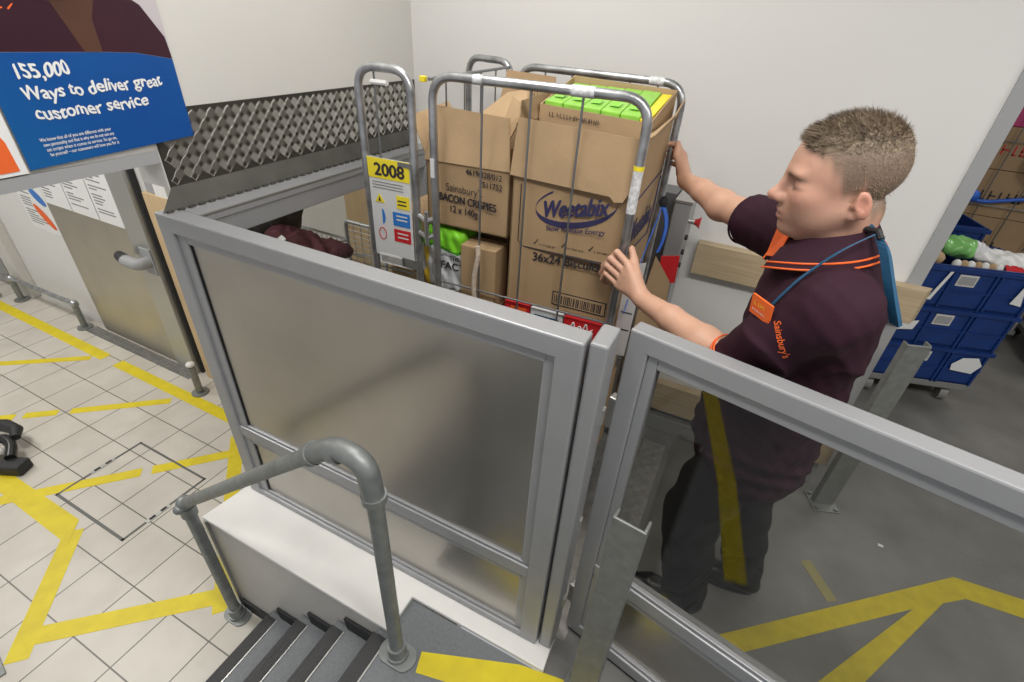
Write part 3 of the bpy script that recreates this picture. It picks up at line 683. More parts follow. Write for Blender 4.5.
def closed_box(name, a0, a1, b0, b1, z0, z1, label, m='card', cat='box', bev=.003, tape_=True):
    c = P((a0+a1)/2, (b0+b1)/2, z0)
    mb = MB(); q = [(a0, b0), (a0, b1), (a1, b1), (a1, b0)]
    mb.hexa([P(u, v, z0) for u, v in q], [P(u, v, z1) for u, v in q])
    t = thing(name, c, label, cat); mb.build('carton', m, t, bev=bev)
    if tape_:
        bm_ = (b0+b1)/2; MB().hexa([P(u, v, z1) for u, v in ((a0, bm_-.003), (a0, bm_), (a1, bm_), (a1, bm_-.003))], [P(u, v, z1+.0006) for u, v in ((a0, bm_-.003), (a0, bm_), (a1, bm_), (a1, bm_-.003))]).build('lid_seam', 'cardd', t)
    return t
# hidden base load, only glimpsed through the gap beside the gate
closed_box('carton_box', .02, .62, .03, .44, .176, .60, 'large brown carton at the bottom right of the roll cage', tape_=False)
closed_box('carton_box', .03, .42, .03, .44, .602, .93, 'brown carton in the roll cage under the red packs', tape_=False)
closed_box('carton_box', .43, .62, .03, .44, .602, .985, 'brown carton in the roll cage under the green bag', tape_=False)
closed_box('carton_box', .66, .92, .08, .52, .176, .60, 'brown carton at the bottom left of the roll cage', tape_=False)
closed_box('carton_box', .66, .92, .08, .52, .602, 1.03, 'brown carton in the left bay of the roll cage under the labelled one', tape_=False)

# red and white packs at the foot of the cereal case
def pack(a0, a1, z0, z1, label, m, b0=.014, b1=.20, word=None):
    t = closed_box('food_pack', a0, a1, b0, b1, z0, z1, label, m, 'pack', .002, False)
    if word: text(word, (z1-z0)*.5, P(a0-.0+0*(a1), b0-.0012, z0+(z1-z0)*.3), NX, NY, 'paper', 'lettering', t, bold=.0006, width=(a0-a1)*.6*-1 if a0 < a1 else (a0-a1)*.6)
    return t
t = closed_box('food_pack', .29, .385, .016, .2, .932, 1.045, 'red pack at the left foot of the cereal case', 'red', 'pack', .002, False)
MB().slab([P(.36, .0148, .99), P(.30, .0148, .99), P(.30, .0148, 1.03), P(.36, .0148, 1.03)], .0008).build('orange_panel', 'orange', t)
t = closed_box('food_pack', .165, .285, .016, .2, .932, 1.042, 'white and pale blue pack between two red packs', 'signw', 'pack', .002, False)
MB().slab([P(.27, .0148, .985), P(.18, .0148, .985), P(.18, .0148, 1.02), P(.27, .0148, 1.02)], .0008).build('blue_panel', 'lany', t)
t = closed_box('food_pack', .03, .16, .016, .2, .932, 1.04, 'red pack with white script at the right foot of the cereal case', 'red', 'pack', .002, False)
MB().tube(fillet([P(.135, .0145, 1.0), P(.125, .0145, 1.03), P(.115, .0145, 1.0), P(.10, .0145, 1.02), P(.09, .0145, 1.0), P(.08, .0145, 1.035), P(.07, .0145, 1.0), P(.055, .0145, 1.015)], .01, 4), .0022, 6).build('script_mark', 'paper', t)

# large cereal case
wb = open_box('cereal_case', .012, .385, .03, .46, 1.047, 1.632, 'tall cardboard cereal case with a folded front flap and Weetabix print', flaps=[
    [(.392, .022, 1.484), (.07, .014, 1.472), (.055, .013, 1.458), (.030, .013, 1.462), (.012, .014, 1.500), (.004, .026, 1.634), (.375, .026, 1.650)],
    [(.378, .46, 1.63), (.378, .034, 1.63), (.385, .06, 1.69), (.40, .40, 1.70)],
    [(.008, .05, 1.632), (.008, .46, 1.64), (-.012, .44, 1.70), (-.010, .33, 1.665), (-.004, .10, 1.64)]])
FO = .0285
def ctext(b, size, a, z, m, nm, par, off=FO, **k): return text(b, size, P(a, off, z), NX, NY, m, nm, par, **k)
wt_xd = V((1, 0, .23))
text('Weetabix', .066, P(.279, FO, 1.366), wt_xd, NY, 'navy', 'weetabix_lettering', wb, bold=.0026, width=.212, squash=1.15, shear=.12)
el_ = MB(); n = 40; cx_, cz = .174, 1.419
pts = []
for k in range(n):
    th = 2*math.pi*k/n; pts.append(P(cx_+.128*math.cos(th), FO-.0004, cz+.060*math.sin(th)-.026*math.cos(th)))
for i in range(n):
    if 5 < i < 9: continue
    p, q = pts[i], pts[(i+1) % n]; w0 = .003+.007*max(0, -math.sin(2*math.pi*(i+.5)/n)); dz = V((0, 0, w0))
    el_.add([p-dz, q-dz, q+dz, p+dz], [(0, 1, 2, 3)]); 
el_.build('oval_outline', 'navy', wb)
text('Slow Release Energy', .027, P(.262, FO, 1.327), V((1, 0, .13)), NY, 'navy', 'printed_line', wb, bold=.0004, width=.195, squash=.9)
for k, a in enumerate((.300, .205, .115)):
    dz_ = .08*(.30-a); cm = MB(); cm.slab([P(a, FO, 1.276+dz_), P(a-.004, FO, 1.271+dz_), P(a-.016, FO, 1.290+dz_), P(a-.014, FO, 1.292+dz_), P(a-.005, FO, 1.279+dz_)], .0004); cm.build('tick_mark', 'ink', wb)
    marks_(P(a-.02, FO, 1.271+.08*(.30-a)), NX, NY, .055, .007, wb, k)
ln = MB(); ln.box(P(.335, FO-.0005, 1.2555), P(.03, FO, 1.2575)); ln.box(P(.357, FO-.0005, 1.27), P(.3545, FO, 1.46)); ln.slab([P(.357, FO, 1.27), P(.3545, FO, 1.27), P(.335, FO, 1.2575), P(.335, FO, 1.2555)], .0004); ln.build('border_line', 'ink', wb)
text('36x24 Biscuits', .042, P(.300, FO, 1.214), V((1, 0, .07)), NY, 'ink', 'printed_line', wb, bold=.0012, width=.232)
bc = MB(); bc.slab([P(.216, FO, 1.068), P(.026, FO, 1.068), P(.026, FO, 1.120), P(.216, FO, 1.120)], .0003); bc.build('barcode_frame', 'ink', wb)
bc = MB(); bc.slab([P(.212, FO-.0004, 1.072), P(.030, FO-.0004, 1.072), P(.030, FO-.0004, 1.116), P(.212, FO-.0004, 1.116)], .0003); bc.build('barcode_field', 'card', wb)
bc = MB(); rr = random.Random(3); a = .208
while a > .038:
    w_ = rr.choice([.0025, .005, .0035]); bc.slab([P(a, FO-.0008, 1.076), P(a-w_, FO-.0008, 1.076), P(a-w_, FO-.0008, 1.108), P(a, FO-.0008, 1.108)], .0003); a -= w_+rr.choice([.003, .002, .005])
bc.build('barcode', 'ink', wb)
# side print
SD = V((0, 1, 0)); 
text('Weetabix', .11, P(.0105, .09, 1.30), SD, NY, 'navy', 'side_lettering', wb, bold=.004, width=.30)
sl = MB()
for (b0, z0, b1, z1) in ((.07, 1.27, .40, 1.25), (.40, 1.25, .44, 1.45), (.07, 1.27, .06, 1.44), (.06, 1.44, .44, 1.47)):
    sl.tube([P(.0105, b0, z0), P(.0105, b1, z1)], .0025, 4)
sl.build('side_outline', 'navy', wb)

# green carton tray on top
tr = thing('shelf_tray', P(.19, .3, 1.56), 'shallow open cardboard tray of green cartons on top of the cereal case', 'tray')
def tslab(q, t=.004, m='cardl', nm='tray_wall'): return MB().slab([P(*p) for p in q], t).build(nm, m, tr)
tslab([(.375, .172, 1.56), (.030, .172, 1.56), (.030, .172, 1.655), (.375, .172, 1.672)], -.004)
tslab([(.375, .445, 1.56), (.020, .445, 1.56), (.020, .445, 1.722), (.370, .445, 1.735)], .004)
tslab([(.375, .172, 1.56), (.375, .445, 1.56), (.375, .445, 1.73), (.375, .172, 1.672)], .004)
tslab([(.030, .172, 1.56), (.020, .445, 1.56), (.020, .445, 1.722), (.030, .172, 1.655)], .004, 'card')
tslab([(.375, .172, 1.56), (.375, .445, 1.56), (.020, .445, 1.56), (.030, .172, 1.56)], -.004, 'card', 'tray_base')
for i in range(5):
    a1_ = .064+i*.0605
    g_ = MB(); g_.hexa([P(u, v, 1.566) for u, v in ((a1_, .180), (a1_, .436), (a1_+.058, .436), (a1_+.058, .180))], [P(u, v, zz) for u, v, zz in ((a1_, .182, 1.668+i*.003), (a1_, .436, 1.712), (a1_+.058, .436, 1.714), (a1_+.058, .182, 1.671+i*.003))]); go = g_.build('green_carton', 'lime', None, bev=.003)
    MB().slab([P(a1_+.045, .22, 1.68+i*.0025), P(a1_+.015, .22, 1.68+i*.0025), P(a1_+.015, .26, 1.688+i*.002), P(a1_+.045, .26, 1.688+i*.002)], .0006).build('print_panel', 'green', go)
    tag(go, ['green carton at the right end of the shelf tray, beside the yellow one', 'second green carton from the right in the shelf tray', 'middle green carton in the shelf tray', 'second green carton from the left in the shelf tray', 'green carton at the left end of the shelf tray'][i], 'carton', 'green cartons in the shelf tray')
yc = MB().hexa([P(u, v, 1.566) for u, v in ((.036, .182), (.028, .436), (.060, .436), (.062, .182))], [P(u, v, zz) for u, v, zz in ((.036, .182, 1.660), (.028, .436, 1.708), (.060, .436, 1.708), (.062, .182, 1.662))]).build('yellow_carton', 'yel', bev=.002)
tag(yc, 'narrow yellow carton at the right side of the shelf tray', 'carton')
marks_(P(.34, .1675, 1.640), NX+V((0, 0, -.05)), NY, .16, .013, tr, 4)

# crisps box
bb = open_box('crisps_box', .405, .715, .05, .36, 1.262, 1.478, 'open cardboard crisps box printed BACON CRISPIES behind the left wires', flaps=[
    [(.718, .048, 1.478), (.405, .048, 1.482), (.425, .070, 1.635), (.70, .078, 1.645)],
    [(.405, .06, 1.48), (.405, .34, 1.48), (.385, .34, 1.60), (.395, .09, 1.62)],
    [(.715, .35, 1.48), (.715, .06, 1.48), (.80, .10, 1.60), (.80, .33, 1.62)],
    [(.42, .355, 1.48), (.70, .355, 1.48), (.69, .42, 1.60), (.44, .43, 1.63)]])
def btext(b, sz, a0, a1, z, **k): text(b, sz, P(a0, .0485, z), V((1, .0, -.015)), NY, 'ink', 'printed_line', bb, width=(a0-a1)*1., **k)
btext("Sainsbury's", .036, .640, .500, 1.388)
btext('BACON CRISPIES', .036, .668, .446, 1.352, bold=.0016)
btext('12 x 140g', .034, .628, .520, 1.316, bold=.0008)
btext('4619/328/012', .027, .564, .430, 1.452, bold=.0006)
btext('7511752', .027, .515, .430, 1.420, bold=.0006)
# boxes behind with raised flaps
b2 = open_box('open_carton', .40, .63, .385, .50, 1.20, 1.60, 'open brown carton at the back of the roll cage with its flaps up', flaps=[
    [(.63, .385, 1.60), (.405, .385, 1.60), (.42, .40, 1.728), (.60, .395, 1.735)]], m='cardd')
marks_(P(.53, .380, 1.66), NX, NY, .10, .016, b2, 5); marks_(P(.52, .380, 1.63), NX, NY, .07, .014, b2, 6)
b3 = MB(); b3.slab([P(.60, .20, 1.50), P(.46, .10, 1.52), P(.40, .14, 1.66), P(.47, .30, 1.69), P(.56, .33, 1.67), P(.63, .26, 1.60)], .005)
tag(b3.build('loose_flap', 'cardl'), 'bent cardboard sheet standing in the crisps box', 'cardboard sheet')
# supports below the back carton and crisps box
closed_box('carton_box', .43, .63, .25, .50, .99, 1.198, 'brown carton standing under the open carton at the back of the cage', tape_=False)

# green and white bag
Fd = Field(P(.745, .0, .98)-V((0, 0, 0)), P(.52, .24, 1.27), .004)
lo = V((-1.10, 1.36, .985)); hi = V((-.82, 1.62, 1.265))
Fd = Field(lo, hi, .004)
def rbox(F, c, hx, r):
    sl, (X, Y, Z) = F.reg(np.array(c)-np.array(hx)-.03, np.array(c)+np.array(hx)+.03)
    q = np.stack([np.abs(X-c[0])-hx[0]+r, np.abs(Y-c[1])-hx[1]+r, np.abs(Z-c[2])-hx[2]+r], -1)
    D = np.sqrt((np.maximum(q, 0)**2).sum(-1))+np.minimum(q.max(-1), 0)-r; F.mix(sl, D, 0, 'u')
bgc = P(.665, .135, 1.118)
rbox(Fd, bgc, (.090, .085, .125), .03)
Fd.disp(lambda X, Y, Z: .004*np.sin(X*60+Z*25)*np.sin(Z*70+Y*40)+.0025*np.sin(X*140+Y*110+Z*60))
bgt = thing('pellet_bag', P(.635, .13, .99), 'plump white and green plastic bag lettered THE FACTS under the crisps box', 'bag')
def bagcol(Vt):
    c = np.tile([.62, .64, .66], (len(Vt), 1)); z = Vt[:, 2]+.010*np.sin(Vt[:, 0]*40)
    c[z > 1.175] = [.20, .60, .03]; c[(z > 1.163) & (z <= 1.175)] = [.05, .25, .02]; c[(Vt[:, 0] < -1.015) & (z < 1.163)] = [.75, .50, .04]
    return c
bo, _, _ = Fd.build('bag', mat_attr('bag film', .22, bump=.05, bscale=40), bgt, bagcol)
ctext('THE', .022, .625, 1.135, 'ink', 'printed_line', bgt, off=.040, bold=.0008)
ctext('FACTS', .040, .665, 1.098, 'ink', 'printed_line', bgt, off=.040, bold=.0015, width=.12)
rg = MB(); rg.tube([P(.625+.075*math.cos(k*math.pi/12), .041, 1.085+.075*math.sin(k*math.pi/12)) for k in range(25)], .002, 5); rg.build('oval_ring', 'grey', bgt)
sb_ = closed_box('small_carton', .432, .568, .022, .12, .988, 1.215, 'small plain carton wedged beside the green bag, seen end on')
bp = closed_box('labelled_carton', .715, .90, .08, .40, 1.032, 1.262, 'brown carton with a white printed label behind the numbered gate')
lbp = MB().slab([P(.80, .078, 1.05), P(.72, .078, 1.05), P(.72, .078, 1.20), P(.80, .078, 1.20)], .001).build('white_label', 'paper', bp); text('CTS', .035, P(.80, .0765, 1.165), NX, NY, 'ink', 'printed_line', lbp, bold=.002)
# rope on the wire
ropepts = [P(.485, -.006, 1.235), P(.480, -.010, 1.20), P(.492, -.012, 1.14), P(.497, -.012, 1.08), P(.488, -.010, 1.0)]
tag(MB().tube(fillet(ropepts, .03), .0085, 10, rads=None).build('rope_end', 'rope', smooth=True), 'pale frayed rope hanging from a front wire of the cage', 'rope')
# straps and torn cardboard at the right side
sp = thing('blue_strap', P(-.03, .30, 1.1), 'bright blue nylon strap knotted around the rear post of the roll cage', 'strap')
def ribbon(pts, w, t, wd=V((0, 1, 0))):
    mb = MB(); 
    for p, q in zip(pts[:-1], pts[1:]):
        p, q = V(p), V(q); n = (q-p).cross(wd).normalized()*t/2; ww = wd*w/2
        mb.hexa([p-ww-n, p+ww-n, p+ww+n, p-ww+n], [q-ww-n, q+ww-n, q+ww+n, q-ww+n])
    return mb
ribbon(fillet([P(-.02, .44, 1.35), P(-.020, .30, 1.26), P(-.02, .21, 1.19), P(-.018, .12, 1.06)], .1), .020, .003, V((0, .6, .8))).build('strap_end', 'strapb', sp, smooth=True)
ribbon(fillet([P(-.02, .44, 1.35), P(-.052, .40, 1.31), P(-.058, .38, 1.25), P(-.050, .36, 1.20)], .05), .022, .003, V((.3, .9, 0)).normalized()).build('strap_end', 'strapb', sp, smooth=True)
MB().ball(P(-.02, .44, 1.36), .017, 12, (1, 1, 1.3)).build('knot', 'coat', sp, smooth=True)
cb = MB(); cb.slab([(-.255, 1.60, .60), (-.15, 1.66, .60), (-.150, 1.64, 1.00), (-.165, 1.63, 1.165), (-.225, 1.60, 1.255), (-.242, 1.60, 1.07)], .004)
cbo = cb.build('torn_cardboard', 'cardl'); tag(cbo, 'torn cardboard piece with a red corner beside the rear of the cage', 'cardboard sheet')
MB().slab([(-.208, 1.645, 1.14), (-.150, 1.66, 1.15), (-.155, 1.66, 1.25), (-.212, 1.64, 1.243)], .004).build('red_corner', 'red', cbo)
dlb = MB().slab([(-.300, 1.555, .86), (-.250, 1.56, .86), (-.243, 1.56, 1.24), (-.300, 1.555, 1.22)], .002).build('delivery_label', 'paper')
for z in (1.18, 1.13, 1.04, .97): MB().slab([(-.292, 1.5525, z), (-.252, 1.5555, z), (-.252, 1.5555, z+.004), (-.292, 1.5525, z+.004)], .0006).build('printed_line', 'ink', dlb)
tag(dlb, 'white printed delivery label strip hanging under the near hand', 'label')

# ================================================================== posters
po_ = thing('poster', (-1.638, .82, 1.5), 'large poster of a person in maroon over a blue panel with white handwriting', 'poster')
def wp(y, z, x=-1.636): return (x, y, z)
def wslab(pts, x, m, nm, par, t=.0006): return MB().slab([(x, y, z) for y, z in pts], t).build(nm, m, par)   # ccw seen from +x
YA, YZ_, ZB, ZM, ZTp = .605, 1.050, 1.505, 1.757, 2.10
wslab([(YA, ZB), (YZ_, ZB+.018), (YZ_, ZTp), (YA, ZTp)], -1.638, 'greyp', 'sheet', po_, .0015)
wslab([(YA, ZB), (YZ_, ZB+.018), (YZ_, ZM-.022), (.95, ZM-.004), (.86, ZM), (YA, ZM+.006)], -1.6363, 'blue', 'blue_panel', po_)
wslab([(YA, ZM+.007), (.86, ZM+.001), (.95, ZM-.003), (YZ_, ZM-.021), (1.045, 1.79), (1.00, 1.865), (.945, 1.90), (.90, 1.96), (.66, 1.96), (YA, 1.90)], -1.6360, 'maroonp', 'jacket_print', po_)
wslab([(.825, ZM+.002), (.868, ZM+.001), (.868, 1.83), (.90, 1.90), (.89, 1.98), (.80, 1.98), (.775, 1.90), (.80, 1.83)], -1.6354, 'skinp', 'neck_print', po_)
wslab([(.78, 1.865), (.91, 1.875), (.925, 1.96), (.90, 2.06), (.80, 2.06), (.77, 1.95)], -1.6348, 'skinp', 'chin_print', po_)
wslab([(.70, 1.80), (.79, 1.85), (.825, ZM+.004), (.77, ZM+.006)], -1.6355, 'dark', 'collar_print', po_)
wslab([(.655, 1.842), (.69, 1.848), (.69, 1.851), (.655, 1.845)], -1.6350, 'orange', 'piping_print', po_)
wslab([(.70, 1.845), (.712, 1.856), (.712, 1.859), (.698, 1.848)], -1.6350, 'orange', 'piping_print', po_)
TY = V((0, 1, 0)); TZ = V((0, 0, 1))
def ptext(b, s_, y, z, w_, m='paper', bold=.001):
    o = text(b, s_, V((-1.6352, y, z)), TY+TZ*.03, TZ, m, 'lettering', po_, bold=bold, width=w_)
    if s_ > .02:
        for v in o.data.vertices:
            yy = v.co.y; v.co.z += .0022*math.sin(yy*75)+.0016*math.sin(yy*210+1); v.co.y += .12*(v.co.z-(z-1.5))*math.sin(yy*60)
    return o
ptext('155,000', .044, .655, 1.706, .112, bold=.0014)
ptext('Ways to deliver great', .042, .655, 1.660, .345, bold=.0012)
ptext('customer service', .042, .664, 1.614, .275, bold=.0012)
for k, b in enumerate(('We know that all of you are different with your', 'own personality and that is why we do not use any', 'set scripts when it comes to service. So go on,', 'be yourself – our customers will love you for it.')):
    ptext(b, .012, .650+.003*k, 1.566-.0120*k, .17, bold=.0001)
p2 = thing('poster', (-1.638, .45, 1.5), 'white bordered poster with an orange corner at the left edge of the picture', 'poster')
wslab([(.10, 1.497), (.600, 1.499), (.600, 2.10), (.10, 2.10)], -1.6385, 'paper', 'sheet', p2, .001)
wslab([(.12, 1.505), (.585, 1.508), (.582, 1.575), (.565, 1.625), (.12, 1.70)], -1.6370, 'orange', 'orange_panel', p2)
wslab([(.12, 1.78), (.500, 1.78), (.500, 2.08), (.12, 2.08)], -1.6370, 'greyp', 'photo_panel', p2)

# ================================================================== wire trolley with clothes, behind the glazed side panel
wt = thing('wire_basket', (-2.15, 1.75, ZT), 'pale wire basket trolley behind the glazed lift side panel', 'wire basket')
fr = MB()
fr.tube(fillet([(-1.96, 1.975, ZT+.1), (-1.96, 1.975, .90), (-1.70, 1.975, .90), (-1.70, 1.975, ZT+.1)], .03), .011, 10)
fr.tube([(-1.96, 1.975, .79), (-2.62, 1.975, .79)], .008, 8); fr.tube([(-1.96, 1.60, .79), (-2.62, 1.60, .79)], .008, 8); fr.tube([(-1.96, 1.975, .79), (-1.96, 1.60, .79)], .008, 8); fr.tube([(-2.62, 1.975, .79), (-2.62, 1.60, .79)], .008, 8)
fr.tube([(-1.96, 1.975, .70), (-1.70, 1.975, .74)], .008, 8)
fr.build('frame', 'wirew', wt, smooth=True)
ms = MB()
for k in range(12): y = 1.62+k*.031; ms.tube([(-2.62, y, .70), (-1.96, y, .70)], .0025, 6)
for k in range(18): x = -2.60+k*.037; ms.tube([(x, 1.60, .79), (x, 1.605, .70), (x, 1.97, .70), (x, 1.975, .79)], .0025, 6)
for k in range(9): z = .64+k*.03; ms.tube([(-1.96, 1.975, z), (-1.70, 1.975, z)], .0028, 6)
for k in range(1, 5): x = -1.96+k*.052; ms.tube([(x, 1.975, .60), (x, 1.975, .90)], .0025, 6)
ms.build('mesh', 'wirew', wt)
for x, y in ((-2.62, 1.60), (-2.62, 1.975), (-1.96, 1.60)): MB().tube([(x, y, ZT+.1), (x, y, .79)], .01, 8).build('leg', 'wirew', wt)
for x, y in ((-2.62, 1.60), (-2.62, 1.975), (-1.96, 1.60), (-1.96, 1.975)): MB().cyl((x, y-.014, ZT+.05), (x, y+.014, ZT+.05), .05, 14).build('castor', 'black', wt)
tag(MB().box((-2.17, 2.20, ZT), (-1.80, 2.248, 1.5)).build('timber_board', 'timberp', bev=.004), 'wide upright timber board on the white wall behind the wire basket', 'timber board')
Fg = Field((-2.40, 1.56, .70), (-1.78, 1.98, 1.0), .008)
Fg.ell((-2.13, 1.76, .79), (.13, .14, .075), k=.04); Fg.ell((-1.98, 1.80, .775), (.12, .12, .055), k=.04); Fg.ell((-2.22, 1.74, .82), (.08, .10, .07), k=.04); Fg.ell((-1.88, 1.84, .785), (.06, .06, .035), k=.03)
Fg.disp(lambda X, Y, Z: .009*np.sin(X*21+Y*33+3*np.sin(Y*17+X*9))*np.cos(Z*31+X*13)+.006*np.abs(np.sin(X*37-Y*52+Z*40+2*np.sin(X*31)))+.003*np.sin(X*120-Y*80+Z*60+4*np.sin(Y*50)))
g_, _, _ = Fg.build('folded_garment', 'garment'); tag(g_, 'crumpled maroon garment lying on the wire basket', 'garment')
MB().slab([(-2.15, 1.62, .835), (-2.09, 1.62, .825), (-2.07, 1.66, .872), (-2.11, 1.67, .88)], .003).build('white_label', 'paper', g_)
Fg = Field((-2.75, 1.52, .70), (-2.05, 1.95, 1.12), .008)
Fg.cone((-2.50, 1.74, .79), (-2.28, 1.78, .92), .085, .07, k=.04); Fg.cone((-2.30, 1.84, .80), (-2.20, 1.86, .96), .07, .05, k=.04); Fg.cone((-2.55, 1.70, .78), (-2.42, 1.72, .90), .08, .06, k=.04)
Fg.disp(lambda X, Y, Z: .014*np.abs(np.sin(X*30+Y*18+Z*5))-.008+.003*np.sin(X*110-Y*90+Z*40))
g_, _, _ = Fg.build('dark_jacket', 'coat'); tag(g_, 'dark padded jacket heaped behind the maroon garment', 'jacket')

# ================================================================== person
pe = thing('person', (.25, 1.33, 0), 'short haired man in maroon polo shirt and dark trousers gripping the roll cage', 'person')
HS = 1.0
HO = np.array([.160, 1.164, 1.654])
f_ = np.array([-.975, -.10, -.15]); f_ /= np.linalg.norm(f_); l_ = np.cross([0.06, 0, 1], f_); l_ /= np.linalg.norm(l_); u_ = np.cross(f_, l_)
HA = np.array([f_, l_, u_])
def hp(f, l, u): return HO+HS*(f*f_+l*l_+u*u_)
def hloc(Vt): return (Vt-HO)@HA.T/HS
SHL = np.array([.205, 1.025, 1.46]); SHR = np.array([.175, 1.36, 1.47])
ELL = np.array([.076, 1.085, 1.255]); ELR = np.array([-.015, 1.545, 1.46])
WRL = np.array([-.187, 1.290, 1.242]); WRR = np.array([-.207, 1.755, 1.470])
NB = np.array([.175, 1.175, 1.525])
B_ = Field((-.42, .93, .80), (.46, 2.0, 1.80), .0042)
# torso core (hidden by the shirt), neck, arms
B_.ell((.20, 1.21, 1.32), (.10, .14, .19), k=.03); B_.ell((.23, 1.30, 1.02), (.10, .14, .19), k=.05)
B_.cone(NB+np.array([0, 0, -.06]), hp(-.018, 0, -.045), .062, .057, k=.05)
B_.cone(NB+np.array([0.0, -.02, -.02]), SHL, .05, .05, k=.04); B_.cone(NB+np.array([0, .02, -.02]), SHR, .05, .05, k=.04)
def mid(a, b, t): return a+(b-a)*t
for S_, E_, W_, out in ((SHL, ELL, WRL, np.array([0, -.004, -.006])), (SHR, ELR, WRR, np.array([0, .0, -.008]))):
    B_.chain([S_, mid(S_, E_, .5), E_], [.054, .049, .040], k=.02)
    B_.chain([E_, mid(E_, W_, .28)+out, mid(E_, W_, .65), W_], [.040, .045, .034, .0265], k=.015)
# head
B_.ell(hp(-.002, 0, .046), (.094, .075, .082), HA, k=0)
B_.ell(hp(.045, 0, .022), (.056, .064, .074), HA, k=.03)
B_.ell(hp(.042, 0, -.033), (.053, .055, .055), HA, k=.03)
B_.cone(hp(.000, .054, -.034), hp(.068, .022, -.077), .016, .017, k=.03); B_.cone(hp(.000, -.054, -.034), hp(.068, -.022, -.077), .016, .017, k=.03)
B_.ell(hp(.086, 0, -.078), (.020, .023, .017), HA, k=.02)
B_.ell(hp(.086, .024, .033), (.014, .028, .009), HA, k=.016); B_.ell(hp(.086, -.024, .033), (.014, .028, .009), HA, k=.016)
for s_ in (1, -1):
    B_.ell(hp(.098, s_*.036, .015), (.020, .023, .0120), HA, k=.010, op='s')
    B_.ell(hp(.0765, s_*.034, .013), (.0130, .0190, .0115), HA, k=.009)
    B_.ell(hp(.0835, s_*.034, .0195), (.0080, .0190, .0045), HA, k=.006)
    B_.ell(hp(.070, s_*.046, -.006), (.022, .018, .016), HA, k=.025); B_.ell(hp(.060, s_*.034, -.035), (.028, .022, .028), HA, k=.03)
B_.cone(hp(.096, 0, .028), hp(.119, 0, -.012), .0075, .0105, k=.016)
B_.ell(hp(.122, 0, -.013), (.0125, .011, .0105), HA, k=.010)
for s_ in (1, -1): B_.ell(hp(.110, s_*.0135, -.018), (.0115, .008, .009), HA, k=.008)
B_.ell(hp(.092, 0, -.046), (.014, .026, .018), HA, k=.02)
B_.ell(hp(.1045, 0, -.0425), (.009, .022, .0058), HA, k=.006); B_.ell(hp(.1030, 0, -.0550), (.0095, .019, .0070), HA, k=.005)
B_.ell(hp(.112, 0, -.0488), (.0085, .024, .0014), HA, k=.003, op='s')
for s_ in (1, -1):
    ec = hp(-.020, s_*.077, -.014); EA = np.array([mid(f_, u_, -.18)/np.linalg.norm(mid(f_, u_, -.18)), mid(l_*s_, f_, -.38)/np.linalg.norm(mid(l_*s_, f_, -.38)), u_])
    B_.ell(ec, (.0155, .008, .0275), EA, k=.006)
    B_.ell(ec+l_*s_*.009+f_*.004+u_*.004, (.0090, .006, .0155), EA, k=.004, op='s')
    B_.ell(hp(-.010, s_*.073, -.036), (.009, .006, .010), HA, k=.006)
    B_.ell(hp(-.004, s_*.074, -.016), (.005, .006, .007), HA, k=.004)
# hands
def hand(F, W, K, side_, thumb, palm_r=.0165):
    # K: list of (knuckle, pip, dip, tip) for four fingers, thumb: chain
    ks = [np.array(k[0]) for k in K]
    for k in ks: F.cone(mid(W, k, .12), mid(W, k, .92), .019, palm_r*.80, k=.012)
    for a, b in zip(ks[:-1], ks[1:]): F.cone(mid(W, a, .85), mid(W, b, .85), palm_r*.78, palm_r*.78, k=.008)
    for q, r0 in zip(K, (.0098, .0103, .0098, .0085)):
        q = [np.array(x) for x in q]
        F.chain([mid(np.array(W), q[0], .88), q[0], q[1], q[2], q[3]], [r0*1.1, r0*1.12, r0, r0*.92, r0*.82], k=.0035)
    th = [np.array(x) for x in thumb]; F.chain([mid(np.array(W), th[0], .3)]+th, [.018, .0155, .0115, .0095], k=.006)
# near hand closed round the front right upright (upright at x=-.295, y=1.41)
K = [((-.262, 1.352, 1.310), (-.303, 1.368, 1.332), (-.327, 1.392, 1.292), (-.316, 1.418, 1.266)), ((-.270, 1.352, 1.288), (-.318, 1.368, 1.308), (-.342, 1.394, 1.268), (-.330, 1.418, 1.243)),
     ((-.277, 1.352, 1.265), (-.326, 1.368, 1.284), (-.345, 1.394, 1.244), (-.332, 1.417, 1.222)), ((-.283, 1.353, 1.240), (-.325, 1.368, 1.257), (-.340, 1.394, 1.222), (-.328, 1.414, 1.202))]
hand(B_, WRL, K, 1, [(-.226, 1.335, 1.285), (-.252, 1.377, 1.318), (-.268, 1.395, 1.342)])
K = []
for i, L in enumerate((1.0, 1.08, 1.02, .86)):
    kn = np.array([-.250+.003*i, 1.825+.006*i, 1.540-.0215*i]); pip = kn+np.array([-.020, .036, .013])*L; dip = pip+np.array([-.026, .016, .002])*L; K.append((kn, pip, dip, dip+np.array([-.020, -.006, -.002])*L))
hand(B_, WRR, K, -1, [(-.234, 1.788, 1.500), (-.262, 1.808, 1.535), (-.268, 1.824, 1.568)], palm_r=.020)
